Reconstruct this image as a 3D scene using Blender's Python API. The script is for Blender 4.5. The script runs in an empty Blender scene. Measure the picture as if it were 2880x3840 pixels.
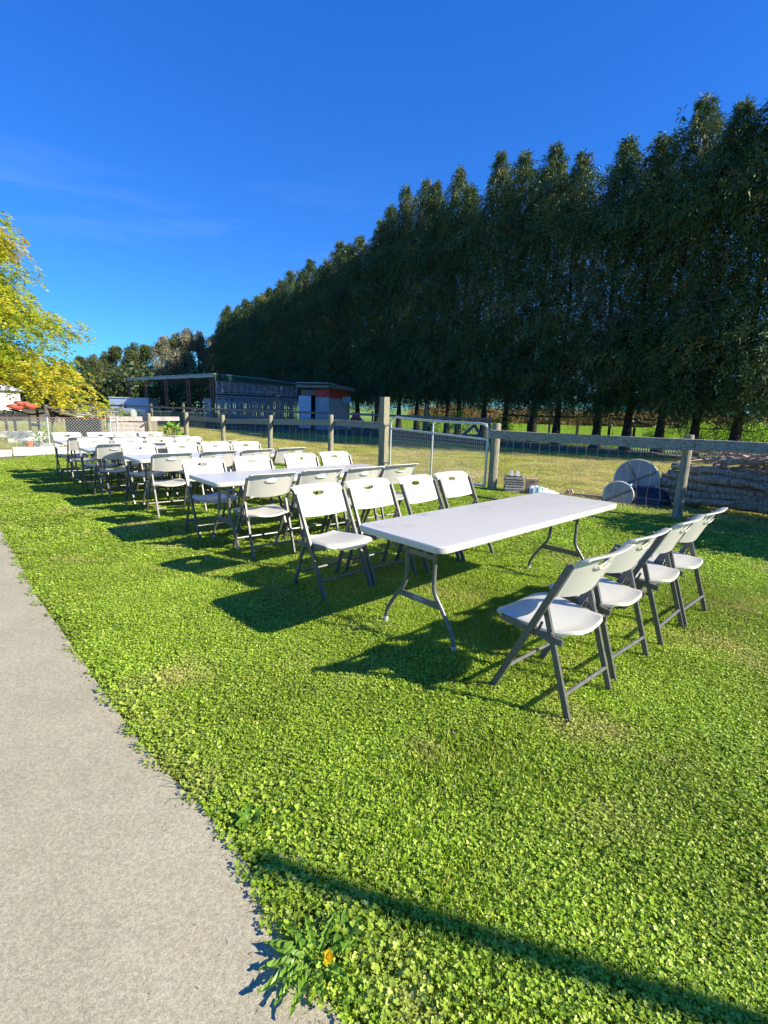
import bpy, math, random
import numpy as np
from math import sin, cos, pi, radians
from mathutils import Vector, Matrix, noise

rnd = random.Random(7)
S = bpy.context.scene
COL = S.collection

# ------------------------------------------------------------------ camera
PITCH, ROLL, CAMH = .203, .030, 1.518
cam = bpy.data.cameras.new('camera'); camo = bpy.data.objects.new('camera', cam); COL.objects.link(camo)
cam.sensor_fit = 'HORIZONTAL'; cam.sensor_width = 36; cam.lens = 36*1900.3/2880
cam.clip_start = .05; cam.clip_end = 3000
_c, _s = cos(PITCH), sin(PITCH); _cr, _sr = cos(ROLL), sin(ROLL)
R0 = Vector((1, 0, 0)); D0 = Vector((0, -_s, -_c)); F0 = Vector((0, _c, -_s))
rt = R0*_cr - D0*_sr; dn = R0*_sr + D0*_cr
camo.matrix_world = Matrix(((rt.x, -dn.x, -F0.x, 0), (rt.y, -dn.y, -F0.y, 0), (rt.z, -dn.z, -F0.z, CAMH), (0, 0, 0, 1)))
S.camera = camo

# ------------------------------------------------------------------ sun, sky, exposure
SUNV = Vector((1.18, -.37, .74)).normalized()          # towards the sun
ELEV = math.asin(SUNV.z); AZ = math.atan2(SUNV.x, SUNV.y)
sun = bpy.data.lights.new('sun', 'SUN'); suno = bpy.data.objects.new('sun', sun); COL.objects.link(suno)
sun.energy = 5.0; sun.angle = radians(.55); sun.color = (1.0, .91, .73)
suno.rotation_euler = (-SUNV).to_track_quat('-Z', 'Y').to_euler()
suno.location = (20, -6, 20)
W = bpy.data.worlds.new('World'); S.world = W; W.use_nodes = True
wn, wl = W.node_tree.nodes, W.node_tree.links
bg = wn['Background']
sky = wn.new('ShaderNodeTexSky'); sky.sky_type = 'NISHITA'; sky.sun_disc = False
sky.sun_elevation = ELEV; sky.sun_rotation = AZ; sky.altitude = 50; sky.air_density = 1.0; sky.dust_density = .1; sky.ozone_density = 3.0
hs = wn.new('ShaderNodeHueSaturation'); hs.inputs['Saturation'].default_value = 1.55; hs.inputs['Hue'].default_value = .506
gm = wn.new('ShaderNodeGamma'); gm.inputs['Gamma'].default_value = .78
wl.new(sky.outputs[0], gm.inputs['Color']); wl.new(gm.outputs[0], hs.inputs['Color']); hs.inputs['Value'].default_value = 1.25
# camera-like rendition of the blue: one power curve per channel, the same for every ray
sp = wn.new('ShaderNodeSeparateColor'); cb_ = wn.new('ShaderNodeCombineColor'); wl.new(hs.outputs[0], sp.inputs[0])
for ch, (g_, k_) in enumerate(((.62, .211), (.87, .632), (.85, 1.08))):
    m1 = wn.new('ShaderNodeMath'); m1.operation = 'MULTIPLY'; m1.inputs[1].default_value = .224; wl.new(sp.outputs[ch], m1.inputs[0])
    m2 = wn.new('ShaderNodeMath'); m2.operation = 'POWER'; m2.inputs[1].default_value = g_; wl.new(m1.outputs[0], m2.inputs[0])
    m3 = wn.new('ShaderNodeMath'); m3.operation = 'MULTIPLY'; m3.inputs[1].default_value = k_/.224; wl.new(m2.outputs[0], m3.inputs[0])
    wl.new(m3.outputs[0], cb_.inputs[ch])
# thin cirrus
tc = wn.new('ShaderNodeTexCoord'); mp = wn.new('ShaderNodeMapping'); mp.inputs['Scale'].default_value = (2.2, 2.2, 16); mp.inputs['Rotation'].default_value = (0, radians(14), radians(20))
nz = wn.new('ShaderNodeTexNoise'); nz.inputs['Scale'].default_value = 1.3; nz.inputs['Detail'].default_value = 7; nz.inputs['Roughness'].default_value = .62
rp = wn.new('ShaderNodeValToRGB'); rp.color_ramp.elements[0].position = .50; rp.color_ramp.elements[1].position = .80
rp.color_ramp.elements[1].color = (.07, .07, .07, 1)
mx = wn.new('ShaderNodeMix'); mx.data_type = 'RGBA'
wl.new(tc.outputs['Generated'], mp.inputs[0]); wl.new(mp.outputs[0], nz.inputs['Vector']); wl.new(nz.outputs[0], rp.inputs[0])
sx_ = wn.new('ShaderNodeSeparateXYZ'); wl.new(tc.outputs['Generated'], sx_.inputs[0])
mk = wn.new('ShaderNodeValToRGB'); mk.color_ramp.interpolation = 'EASE'; wl.new(sx_.outputs[2], mk.inputs[0])
mk.color_ramp.elements[0].position = .16; mk.color_ramp.elements[0].color = (0, 0, 0, 1); mk.color_ramp.elements[1].position = .40; mk.color_ramp.elements[1].color = (0, 0, 0, 1)
e_ = mk.color_ramp.elements.new(.27); e_.color = (1, 1, 1, 1)
mm_ = wn.new('ShaderNodeMath'); mm_.operation = 'MULTIPLY'; wl.new(rp.outputs[0], mm_.inputs[0]); wl.new(mk.outputs[0], mm_.inputs[1]); wl.new(mm_.outputs[0], mx.inputs[0]); wl.new(cb_.outputs[0], mx.inputs[6]); mx.inputs[7].default_value = (5.2, 6.3, 7.6, 1)
wl.new(mx.outputs[2], bg.inputs['Color']); bg.inputs['Strength'].default_value = .113
S.view_settings.view_transform = 'Standard'; S.view_settings.look = 'None'; S.view_settings.gamma = 1
S.view_settings.use_curve_mapping = False; S.view_settings.exposure = 1.0
S.render.engine = 'CYCLES'
S.cycles.max_bounces = 6; S.cycles.transparent_max_bounces = 12

# ------------------------------------------------------------------ materials
def nodes(m):
    m.use_nodes = True
    return m.node_tree.nodes, m.node_tree.links, m.node_tree.nodes['Principled BSDF']

def mat(name, c1, c2=None, scale=6, rough=.6, bump=0, bscale=None, metal=0, detail=6, stretch=None, spec=.5, lo=.35, hi=.65, world=False):
    m = bpy.data.materials.new(name); n, l, b = nodes(m)
    b.inputs['Roughness'].default_value = rough; b.inputs['Metallic'].default_value = metal
    b.inputs['Specular IOR Level'].default_value = spec
    c2 = c2 or c1
    t = n.new('ShaderNodeTexCoord')
    src = t.outputs['Object']
    if world:
        g = n.new('ShaderNodeNewGeometry'); src = g.outputs['Position']
    if stretch:
        mpn = n.new('ShaderNodeMapping'); mpn.inputs['Scale'].default_value = stretch; l.new(src, mpn.inputs[0]); src = mpn.outputs[0]
    z = n.new('ShaderNodeTexNoise'); z.inputs['Scale'].default_value = scale; z.inputs['Detail'].default_value = detail; z.inputs['Roughness'].default_value = .65
    l.new(src, z.inputs['Vector'])
    r = n.new('ShaderNodeValToRGB'); r.color_ramp.elements[0].position = lo; r.color_ramp.elements[1].position = hi
    r.color_ramp.elements[0].color = (*c1, 1); r.color_ramp.elements[1].color = (*c2, 1)
    l.new(z.outputs[0], r.inputs[0]); l.new(r.outputs[0], b.inputs['Base Color'])
    if bump:
        z2 = n.new('ShaderNodeTexNoise'); z2.inputs['Scale'].default_value = bscale or scale*3; z2.inputs['Detail'].default_value = 5
        l.new(src, z2.inputs['Vector'])
        bp = n.new('ShaderNodeBump'); bp.inputs['Strength'].default_value = bump; bp.inputs['Distance'].default_value = .02
        l.new(z2.outputs[0], bp.inputs['Height']); l.new(bp.outputs[0], b.inputs['Normal'])
    return m

def leafmat(name, cols, trans=.35, rough=.45, wscale=None, wcol=None, wrange=(.5, .7), spec=.35, lush=None):
    """leaf colour from the 'tint' attribute, real variation from plant to plant"""
    m = bpy.data.materials.new(name); n, l, b = nodes(m)
    a = n.new('ShaderNodeAttribute'); a.attribute_name = 'tint'
    r = n.new('ShaderNodeValToRGB'); els = r.color_ramp.elements
    while len(els) < len(cols): els.new(.5)
    for e, (p, c) in zip(els, cols): e.position = p; e.color = (*c, 1)
    l.new(a.outputs['Fac'], r.inputs[0]); out = r.outputs[0]
    if wscale:
        g = n.new('ShaderNodeNewGeometry'); z = n.new('ShaderNodeTexNoise'); z.inputs['Scale'].default_value = wscale; z.inputs['Detail'].default_value = 5
        l.new(g.outputs['Position'], z.inputs['Vector'])
        rr = n.new('ShaderNodeValToRGB'); rr.color_ramp.elements[0].position = wrange[0]; rr.color_ramp.elements[1].position = wrange[1]
        l.new(z.outputs[0], rr.inputs[0])
        mxx = n.new('ShaderNodeMix'); mxx.data_type = 'RGBA'
        l.new(rr.outputs[0], mxx.inputs[0]); l.new(out, mxx.inputs[6]); mxx.inputs[7].default_value = (*wcol, 1); out = mxx.outputs[2]
    if lush:
        g2 = n.new('ShaderNodeNewGeometry'); z2 = n.new('ShaderNodeTexNoise'); z2.inputs['Scale'].default_value = lush; z2.inputs['Detail'].default_value = 6; z2.inputs['Roughness'].default_value = .7
        l.new(g2.outputs['Position'], z2.inputs['Vector']); mr = n.new('ShaderNodeMapRange'); mr.inputs[1].default_value = .3; mr.inputs[2].default_value = .7; mr.inputs[3].default_value = .62; mr.inputs[4].default_value = 1.22
        l.new(z2.outputs[0], mr.inputs[0]); hv = n.new('ShaderNodeHueSaturation'); l.new(mr.outputs[0], hv.inputs['Value']); l.new(out, hv.inputs['Color']); out = hv.outputs[0]
    b.inputs['Roughness'].default_value = rough; b.inputs['Specular IOR Level'].default_value = spec
    l.new(out, b.inputs['Base Color'])
    tr = n.new('ShaderNodeBsdfTranslucent'); l.new(out, tr.inputs['Color'])
    ms = n.new('ShaderNodeMixShader'); ms.inputs[0].default_value = trans
    l.new(b.outputs[0], ms.inputs[1]); l.new(tr.outputs[0], ms.inputs[2])
    l.new(ms.outputs[0], n['Material Output'].inputs['Surface'])
    return m

M = {}
def translucent_mix(m, f, col):
    n, l = m.node_tree.nodes, m.node_tree.links; b = n['Principled BSDF']
    t = n.new('ShaderNodeBsdfTranslucent'); t.inputs['Color'].default_value = (*col, 1)
    x = n.new('ShaderNodeMixShader'); x.inputs[0].default_value = f; l.new(b.outputs[0], x.inputs[1]); l.new(t.outputs[0], x.inputs[2]); l.new(x.outputs[0], n['Material Output'].inputs['Surface'])
M['plastic'] = mat('white_plastic', (.66, .65, .585), (.73, .72, .65), 9, .38, .05, 260, lo=.25, hi=.6)
translucent_mix(M['plastic'], .34, (.86, .84, .76))
M['tabletop'] = mat('tabletop_plastic', (.40, .395, .365), (.575, .565, .52), 2.6, .33, .06, 300, lo=.30, hi=.40)
M['frame'] = mat('chair_frame_paint', (.085, .082, .074), (.125, .12, .11), 30, .38, .05, spec=.6)
M['tableleg'] = mat('table_leg_paint', (.10, .10, .095), (.16, .16, .15), 25, .35, .05, spec=.6)
M['galv'] = mat('galvanised_steel', (.50, .52, .50), (.70, .72, .69), 30, .40, .1, metal=.35)
M['wire'] = mat('dull_wire', (.16, .155, .14), (.30, .28, .25), 20, .6, 0)
M['wood'] = mat('weathered_wood', (.13, .12, .095), (.30, .28, .23), 5, .85, .6, 18, stretch=(2, 2, 14))
M['rail'] = mat('weathered_rail_wood', (.15, .14, .115), (.44, .41, .345), 4, .85, .6, 14, stretch=(1.0, 8, 14))
M['post'] = mat('treated_post_wood', (.19, .17, .11), (.36, .33, .24), 6, .85, .5, 20, stretch=(6, 6, .8))
M['bleached'] = mat('bleached_wood', (.42, .36, .32), (.62, .56, .50), 5, .8, .4, 20)
M['palletw'] = mat('grey_pallet_wood', (.20, .215, .23), (.44, .46, .48), 3, .85, .4, 14)
M['rust'] = mat('rusty_red_steel', (.20, .07, .05), (.34, .14, .11), 8, .7, .3)
M['roofm'] = mat('grey_green_sheet', (.22, .30, .30), (.36, .44, .43), 3, .5, .1)
M['greens'] = mat('dark_green_sheet', (.012, .06, .05), (.03, .11, .09), 2, .5, .1)
M['slat'] = mat('green_grey_slat', (.09, .15, .13), (.20, .27, .24), 5, .7, .2)
M['bark'] = mat('conifer_bark', (.020, .015, .012), (.055, .042, .033), 6, .95, .9, 22, stretch=(3, 3, .5))
M['bark2'] = mat('log_bark', (.12, .095, .07), (.50, .43, .35), 7, .95, .9, 30, stretch=(4, 4, 1))
M['bark3'] = mat('log_bark_tan', (.16, .115, .07), (.58, .46, .34), 6, .95, .9, 26, stretch=(4, 4, 1))
M['cut'] = mat('cut_wood', (.36, .27, .17), (.52, .42, .29), 12, .8, .2)
M['twig'] = mat('pale_twigs', (.24, .16, .10), (.58, .45, .33), 9, .8, .3)
M['white'] = mat('white_paint', (.66, .65, .62), (.82, .81, .78), 7, .55, .2)
M['pink'] = mat('clear_sheet', (.50, .44, .42), (.66, .60, .58), 3, .3, .1)
M['blue'] = mat('pale_blue_paint', (.40, .52, .68), (.50, .62, .76), 3, .5, .1)
M['tarpblue'] = mat('navy_plastic', (.005, .008, .022), (.012, .018, .045), 5, .35, .3)
M['red'] = mat('red_paint', (.42, .03, .04), (.62, .07, .07), 4, .55, .2)
M['redplastic'] = mat('orange_red_plastic', (.60, .10, .05), (.72, .17, .09), 3, .4, .2)
M['orange'] = mat('terracotta', (.75, .17, .04), (.85, .25, .07), 10, .6, .2)
M['sheet'] = mat('grey_sheet_wall', (.26, .31, .36), (.40, .45, .50), 2.5, .55, .1)
M['dark'] = mat('black_cloth', (.008, .008, .009), (.022, .02, .02), 12, .9, .3)
M['card'] = mat('cardboard', (.36, .24, .15), (.48, .34, .22), 12, .85, .2)
M['crate'] = mat('grey_carton', (.26, .24, .23), (.42, .40, .38), 10, .85, .3)
M['cloth'] = mat('grey_white_fabric', (.55, .58, .60), (.78, .79, .78), 6, .8, .5, 14)
M['teal'] = mat('teal_fabric', (.22, .40, .42), (.36, .52, .52), 6, .8, .5, 14)
M['disc'] = mat('grey_disc_plastic', (.30, .285, .255), (.42, .40, .365), 3, .6, .2)
M['rim'] = mat('pale_rim', (.48, .45, .40), (.62, .59, .53), 8, .5, .1)
M['barrel'] = mat('grey_green_drum', (.22, .28, .27), (.32, .38, .36), 4, .5, .1)
M['stone'] = mat('pale_stone', (.42, .40, .36), (.72, .70, .64), 5, .8, .5)
M['yellow'] = mat('dandelion_yellow', (.88, .60, .004), (.95, .72, .01), 60, .6)
M['blueplastic'] = mat('blue_plastic', (.02, .25, .60), (.05, .35, .70), 6, .5)
# conifers: dark blue-green with a few yellowish and brown sprays
M['cedar'] = leafmat('cedar_leaves', [(0, (.030, .062, .020)), (.45, (.060, .112, .030)), (.8, (.13, .17, .045)), (.93, (.30, .29, .07)), (1, (.30, .19, .09))], .22, .5, .5, (.12, .115, .07), (.56, .75))
M['bush'] = leafmat('hedge_leaves', [(0, (.05, .085, .028)), (.5, (.12, .16, .05)), (.85, (.22, .23, .09)), (1, (.32, .26, .15))], .3)
M['silver'] = leafmat('silvery_leaves', [(0, (.16, .18, .09)), (.5, (.30, .30, .18)), (1, (.44, .38, .28))], .3)
M['locust'] = leafmat('locust_leaves', [(0, (.13, .23, .02)), (.35, (.30, .41, .03)), (.75, (.52, .53, .04)), (1, (.70, .52, .05))], .5, .5)
M['clover'] = leafmat('clover_leaves', [(0, (.16, .27, .014)), (.45, (.36, .54, .04)), (.8, (.55, .66, .09)), (1, (.74, .70, .28))], .28, .45, 1.4, (.56, .52, .16), (.55, .74), spec=.35, lush=.9)
M['dry'] = leafmat('paddock_grass', [(0, (.34, .41, .06)), (.5, (.56, .58, .13)), (1, (.76, .68, .30))], .4, .55, .45, (.68, .60, .26), (.42, .62), lush=1.2)
M['field'] = leafmat('field_grass', [(0, (.18, .36, .015)), (.5, (.30, .48, .03)), (1, (.42, .52, .07))], .35, .55)
M['reed'] = leafmat('dry_reeds', [(0, (.24, .15, .06)), (.6, (.42, .28, .12)), (1, (.30, .26, .10))], .35)
M['weed'] = leafmat('weed_leaves', [(0, (.13, .27, .02)), (1, (.26, .44, .05))], .35, .4, spec=.5)
M['rustleaf'] = leafmat('rust_brown_leaves', [(0, (.20, .05, .02)), (1, (.42, .13, .06))], .3)

# soil beneath the grass
def soilmat():
    m = mat('soil_and_thatch', (.09, .08, .04), (.20, .24, .05), 9, .95, .6, 60, world=True, lo=.3, hi=.7); return m
M['soil'] = soilmat()
M['pasture'] = mat('paddock_ground', (.30, .31, .08), (.48, .44, .17), 2.2, .95, .5, 30, world=True, lo=.35, hi=.65)
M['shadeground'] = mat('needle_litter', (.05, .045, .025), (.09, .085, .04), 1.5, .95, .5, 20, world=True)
M['meadow'] = mat('meadow_ground', (.10, .21, .025), (.19, .30, .045), .5, .95, .5, 14, world=True)

def concrete():
    m = bpy.data.materials.new('broom_finished_concrete'); n, l, b = nodes(m)
    g = n.new('ShaderNodeNewGeometry'); P = g.outputs['Position']
    def nz_(s, d=4, r=.6):
        z = n.new('ShaderNodeTexNoise'); z.inputs['Scale'].default_value = s; z.inputs['Detail'].default_value = d; z.inputs['Roughness'].default_value = r; l.new(P, z.inputs['Vector']); return z.outputs[0]
    def ramp(src, p0, c0, p1, c1):
        r = n.new('ShaderNodeValToRGB'); r.color_ramp.elements[0].position = p0; r.color_ramp.elements[1].position = p1
        r.color_ramp.elements[0].color = (*c0, 1); r.color_ramp.elements[1].color = (*c1, 1); l.new(src, r.inputs[0]); return r.outputs[0]
    def mixc(f, a, c, mode='MIX'):
        x = n.new('ShaderNodeMix'); x.data_type = 'RGBA'; x.blend_type = mode
        if isinstance(f, float): x.inputs[0].default_value = f
        else: l.new(f, x.inputs[0])
        l.new(a, x.inputs[6]); l.new(c, x.inputs[7]); return x.outputs[2]
    fine = ramp(nz_(210, 3, .75), .36, (.335, .305, .20), .62, (.57, .52, .355))
    med = ramp(nz_(75, 3, .6), .40, (.62, .60, .58), .60, (1.0, 1.0, 1.0))
    big = ramp(nz_(2.4, 7, .65), .32, (.76, .75, .72), .65, (1, 1, 1))
    v = n.new('ShaderNodeTexVoronoi'); v.inputs['Scale'].default_value = 120; l.new(P, v.inputs['Vector'])
    spk = ramp(v.outputs['Distance'], .10, (.45, .42, .38), .28, (1, 1, 1))
    c = mixc(.55, fine, med, 'MULTIPLY'); c = mixc(.75, c, big, 'MULTIPLY'); c = mixc(.35, c, spk, 'MULTIPLY')
    st = ramp(nz_(3.1, 4, .5), .66, (0, 0, 0), .76, (.5, .5, .5))
    rr = n.new('ShaderNodeRGB'); rr.outputs[0].default_value = (.36, .27, .17, 1)
    c = mixc(st, c, rr.outputs[0])
    l.new(c, b.inputs['Base Color']); b.inputs['Roughness'].default_value = .85
    bp = n.new('ShaderNodeBump'); bp.inputs['Strength'].default_value = .5; bp.inputs['Distance'].default_value = .004
    l.new(nz_(160, 4, .7), bp.inputs['Height']); l.new(bp.outputs[0], b.inputs['Normal'])
    return m
M['concrete'] = concrete()

# ------------------------------------------------------------------ helpers
def link(o, parent=None, loc=None, rz=None):
    COL.objects.link(o)
    if parent: o.parent = parent
    if loc is not None: o.location = loc
    if rz is not None: o.rotation_euler = (0, 0, rz)
    return o

def thing(name, label, cat, loc=(0, 0, 0), rz=0, group=None):
    o = bpy.data.objects.new(name, None); o.empty_display_size = .1
    link(o, None, loc, rz); o['label'] = label; o['category'] = cat
    if group: o['group'] = group
    return o
def tag(o, label=None, cat=None, group=None, kind=None):
    if label: o['label'] = label
    if cat: o['category'] = cat
    if group: o['group'] = group
    if kind: o['kind'] = kind
    return o

class MB:
    def __init__(s): s.v = []; s.f = []
    def box(s, c, size, R=None, taper=1, jit=0):
        b = len(s.v); x, y, z = size[0]/2, size[1]/2, size[2]/2
        for sx, sy, sz in ((-1,-1,-1),(1,-1,-1),(1,1,-1),(-1,1,-1),(-1,-1,1),(1,-1,1),(1,1,1),(-1,1,1)):
            k = taper if sz > 0 else 1
            p = Vector((sx*x*k + rnd.uniform(-jit, jit), sy*y*k + rnd.uniform(-jit, jit), sz*z + rnd.uniform(-jit, jit)))
            if R: p = R @ p
            s.v.append(tuple(p + Vector(c)))
        s.f += [tuple(b+i for i in q) for q in ((0,3,2,1),(4,5,6,7),(0,1,5,4),(1,2,6,5),(2,3,7,6),(3,0,4,7))]
        return s
    def beam(s, a, b_, w, h, jit=0):
        """rectangular bar from a to b, w across, h in height"""
        a, b_ = Vector(a), Vector(b_); d = (b_-a); L = d.length; d.normalize()
        up = Vector((0, 0, 1)) if abs(d.z) < .95 else Vector((0, 1, 0))
        sd = d.cross(up).normalized(); up = sd.cross(d)
        R = Matrix((d, sd, up)).transposed()
        return s.box((a+b_)/2, (L, w, h), R, jit=jit)
    def tube(s, pts, r, n=8, caps=True):
        pts = [Vector(p) for p in pts]; b = len(s.v)
        rs = r if isinstance(r, (list, tuple)) else [r]*len(pts)
        ref = None
        for i, p in enumerate(pts):
            d = (pts[min(i+1, len(pts)-1)] - pts[max(i-1, 0)]).normalized()
            if ref is None: ref = Vector((0, 0, 1)) if abs(d.z) < .9 else Vector((1, 0, 0))
            sd = d.cross(ref).normalized(); up = sd.cross(d).normalized(); ref = up if abs(d.z) >= .9 or True else ref
            for k in range(n):
                a = 2*pi*k/n; s.v.append(tuple(p + (sd*cos(a) + up*sin(a))*rs[i]))
        for i in range(len(pts)-1):
            for k in range(n):
                k2 = (k+1) % n; s.f.append((b+i*n+k, b+i*n+k2, b+(i+1)*n+k2, b+(i+1)*n+k))
        if caps:
            s.f.append(tuple(b+k for k in range(n))[::-1]); e = b+(len(pts)-1)*n; s.f.append(tuple(e+k for k in range(n)))
        return s
    def disc(s, c, r, th, axis, n=28):
        c = Vector(c); ax = Vector(axis).normalized(); return s.tube([c-ax*th/2, c+ax*th/2], r, n)
    def mesh(s, name, m, smooth=False):
        me = bpy.data.meshes.new(name); me.from_pydata(s.v, [], s.f); me.materials.append(m)
        me.polygons.foreach_set('use_smooth', [smooth]*len(me.polygons))
        if smooth:
            try: me.set_sharp_from_angle(angle=radians(40))
            except Exception: pass
        me.update(); return me
    def build(s, name, m, parent=None, smooth=False, loc=None, rz=None):
        return link(bpy.data.objects.new(name, s.mesh(name, m, smooth)), parent, loc, rz)

def share(me, name, parent=None, loc=None, rot=None):
    o = bpy.data.objects.new(name, me); link(o, parent, loc)
    if rot: o.rotation_euler = rot
    return o

def copy_tree(o, parent=None):
    c = o.copy(); COL.objects.link(c)
    if parent: c.parent = parent
    for ch in list(o.children): copy_tree(ch, c)
    return c

def leaves_mesh(name, P, D, N, L, Wd, tint, m, fold=.0, rnd6=False):
    """soup of kite-shaped leaves: P base, D direction, N side direction"""
    n = len(P); D = D/np.linalg.norm(D, axis=1, keepdims=True)
    N = N - D*(N*D).sum(1, keepdims=True); N = N/(np.linalg.norm(N, axis=1, keepdims=True)+1e-9)
    L = L[:, None]; Wd = Wd[:, None]
    up = np.cross(D, N)
    v = np.stack([P, P + D*L*.42 + N*Wd*.5 + up*Wd*fold, P + D*L, P + D*L*.42 - N*Wd*.5 + up*Wd*fold], 1).reshape(-1, 3)
    K = 4
    if rnd6:
        K = 6; v = np.stack([P, P+D*L*.30+N*Wd*.40+up*Wd*fold, P+D*L*.80+N*Wd*.44+up*Wd*fold, P+D*L*.97, P+D*L*.80-N*Wd*.44+up*Wd*fold, P+D*L*.30-N*Wd*.40+up*Wd*fold], 1).reshape(-1, 3)
    me = bpy.data.meshes.new(name); me.vertices.add(K*n); me.vertices.foreach_set('co', v.astype(np.float32).ravel())
    me.loops.add(K*n); me.loops.foreach_set('vertex_index', np.arange(K*n, dtype=np.int32))
    me.polygons.add(n); me.polygons.foreach_set('loop_start', np.arange(0, K*n, K, dtype=np.int32))
    me.polygons.foreach_set('loop_total', np.full(n, K, dtype=np.int32))
    me.update(calc_edges=True)
    a = me.attributes.new('tint', 'FLOAT', 'FACE'); a.data.foreach_set('value', tint.astype(np.float32))
    me.materials.append(m); return me

RS = np.random.RandomState(11)
def rvec(n): 
    v = RS.normal(size=(n, 3)); return v/np.linalg.norm(v, axis=1, keepdims=True)

# ------------------------------------------------------------------ ground sheets
def sheet(name, poly, z, m, kind='structure', thick=0):
    mb = MB(); n = len(poly)
    mb.v = [(x, y, z) for x, y in poly]; mb.f = [tuple(range(n))]
    if thick:
        mb.v += [(x, y, z-thick) for x, y in poly]
        mb.f += [(i, i+n, (i+1) % n + n, (i+1) % n) for i in range(n)]
    o = mb.build(name, m); o['kind'] = kind; return o

# one big terrain sheet with gentle unevenness near the camera
gx = np.unique(np.concatenate([np.linspace(-700, -60, 9), np.linspace(-60, 60, 121), np.linspace(60, 700, 9)]))
gy = np.unique(np.concatenate([np.linspace(-60, -6, 7), np.linspace(-6, 60, 90), np.linspace(60, 900, 12)]))
mb = MB()
for y in gy:
    for x in gx:
        z = -.045
        if abs(x) < 40 and -5 < y < 50: z += .012*noise.noise(Vector((x*.6, y*.6, 0)))
        mb.v.append((x, y, z))
nx = len(gx)
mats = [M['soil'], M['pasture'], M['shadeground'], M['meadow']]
F1 = lambda x: 9.88 - (x-2.11)*.983          # front fence line y(x)
def F2(x):                                    # second fence line y(x)
    xs = [-40, -22, -14.6, -7.4, -.74, 4.5, 6.8, 10.85, 13.5, 30]; ys = [46, 36, 31.9, 28.9, 26.6, 22.5, 20.5, 19.24, 17.5, 8]
    return float(np.interp(x, xs, ys))
ROW = lambda x: (24.1-x)/.6                   # tree row line y(x)
mi = []
for j in range(len(gy)-1):
    for i in range(nx-1):
        mb.f.append((j*nx+i, j*nx+i+1, (j+1)*nx+i+1, (j+1)*nx+i))
        x = (gx[i]+gx[i+1])/2; y = (gy[j]+gy[j+1])/2
        k = 0
        if y > F1(x) and x > -8.5: k = 1
        if y > 20 and x <= -8.5: k = 1
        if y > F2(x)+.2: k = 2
        if y > ROW(x)+3: k = 3
        mi.append(k)
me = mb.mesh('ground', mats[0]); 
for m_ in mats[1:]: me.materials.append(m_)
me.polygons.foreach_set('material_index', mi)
ground = share(me, 'ground'); ground['kind'] = 'structure'

# concrete path with its curved edge
EDGE = [(2.6, -.9), (1.2, .05), (.55, .48), (.2, .78), (-.06, .99), (-.2, 1.11), (-.285, 1.24), (-.375, 1.36), (-.49, 1.51), (-.68, 1.68), (-.9, 1.86), (-1.22, 2.18),
        (-1.6, 2.58), (-2.13, 3.14), (-2.67, 3.7), (-3.55, 4.7), (-4.52, 5.78), (-6.6, 8.05), (-9.5, 11.1)]
fine = []
for i in range(len(EDGE)-1):
    for k in range(4):
        t = k/4; x = EDGE[i][0]*(1-t)+EDGE[i+1][0]*t; y = EDGE[i][1]*(1-t)+EDGE[i+1][1]*t
        w = .006*noise.noise(Vector((x*7, y*7, 3))); fine.append((x+w, y+w))
fine.append(EDGE[-1])
sheet('concrete_path', fine + [(-14, 11.1), (-14, -5), (2.6, -5)], .004, M['concrete'], thick=.12)
_ey = np.array([e[1] for e in EDGE]); _ex = np.array([e[0] for e in EDGE])
def edge_dist(x, y): return (x - np.interp(y, _ey, _ex))*.68      # >0 on the lawn

# ------------------------------------------------------------------ grass patches (instanced, one object per ground cover)
PATCH = bpy.data.collections.new('grass_patches')
def clover_patch(name, rad, nclov, nblade, size, seed, m, bladeL=.05, feather=.8, zb=-.04, hmax=.045):
    R = np.random.RandomState(seed)
    def disc_(n):
        r = rad*np.sqrt(R.rand(n))**feather; a = R.rand(n)*2*pi; return r*np.cos(a), r*np.sin(a)
    P, D, N, L, Wd, T = [], [], [], [], [], []
    if nclov:
        x, y = disc_(nclov); z = zb + .010 + R.rand(nclov)**.7*hmax; t = np.clip(R.normal(.45, .22, nclov), 0, 1)
        tilt = rv = R.normal(size=(nclov, 3)); rv[:, 2] = np.abs(rv[:, 2])*1.0 + 2.1; rv /= np.linalg.norm(rv, axis=1, keepdims=True)
        a0 = R.rand(nclov)*2*pi; s = size*R.uniform(.5, 1.35, nclov)
        u = np.cross(rv, np.stack([np.cos(a0), np.sin(a0), a0*0], 1)); u /= np.linalg.norm(u, axis=1, keepdims=True); w = np.cross(rv, u)
        for k in range(3):
            a = k*2.1
            d = u*cos(a) + w*sin(a) + rv*.18; n_ = np.cross(rv, d)
            P.append(np.stack([x, y, z], 1)); D.append(d); N.append(n_); L.append(s); Wd.append(s*1.05); T.append(np.clip(t+R.normal(0, .06, nclov), 0, 1))
    if nblade:
        x, y = disc_(nblade); z = np.full(nblade, zb); t = np.clip(R.normal(.5, .3, nblade), 0, 1)
        d = R.normal(size=(nblade, 3))*.55; d[:, 2] = 1; n_ = R.normal(size=(nblade, 3)); n_[:, 2] *= .2
        P.append(np.stack([x, y, z], 1)); D.append(d); N.append(n_); L.append(bladeL*R.uniform(.5, 1.3, nblade)); Wd.append(bladeL*.05*R.uniform(.7, 1.4, nblade)+.0010); T.append(t)
    me = leaves_mesh(name, np.concatenate(P), np.concatenate(D), np.concatenate(N), np.concatenate(L), np.concatenate(Wd), np.concatenate(T), m, .12, size < .0115)
    o = bpy.data.objects.new(name, me); return o

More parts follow.
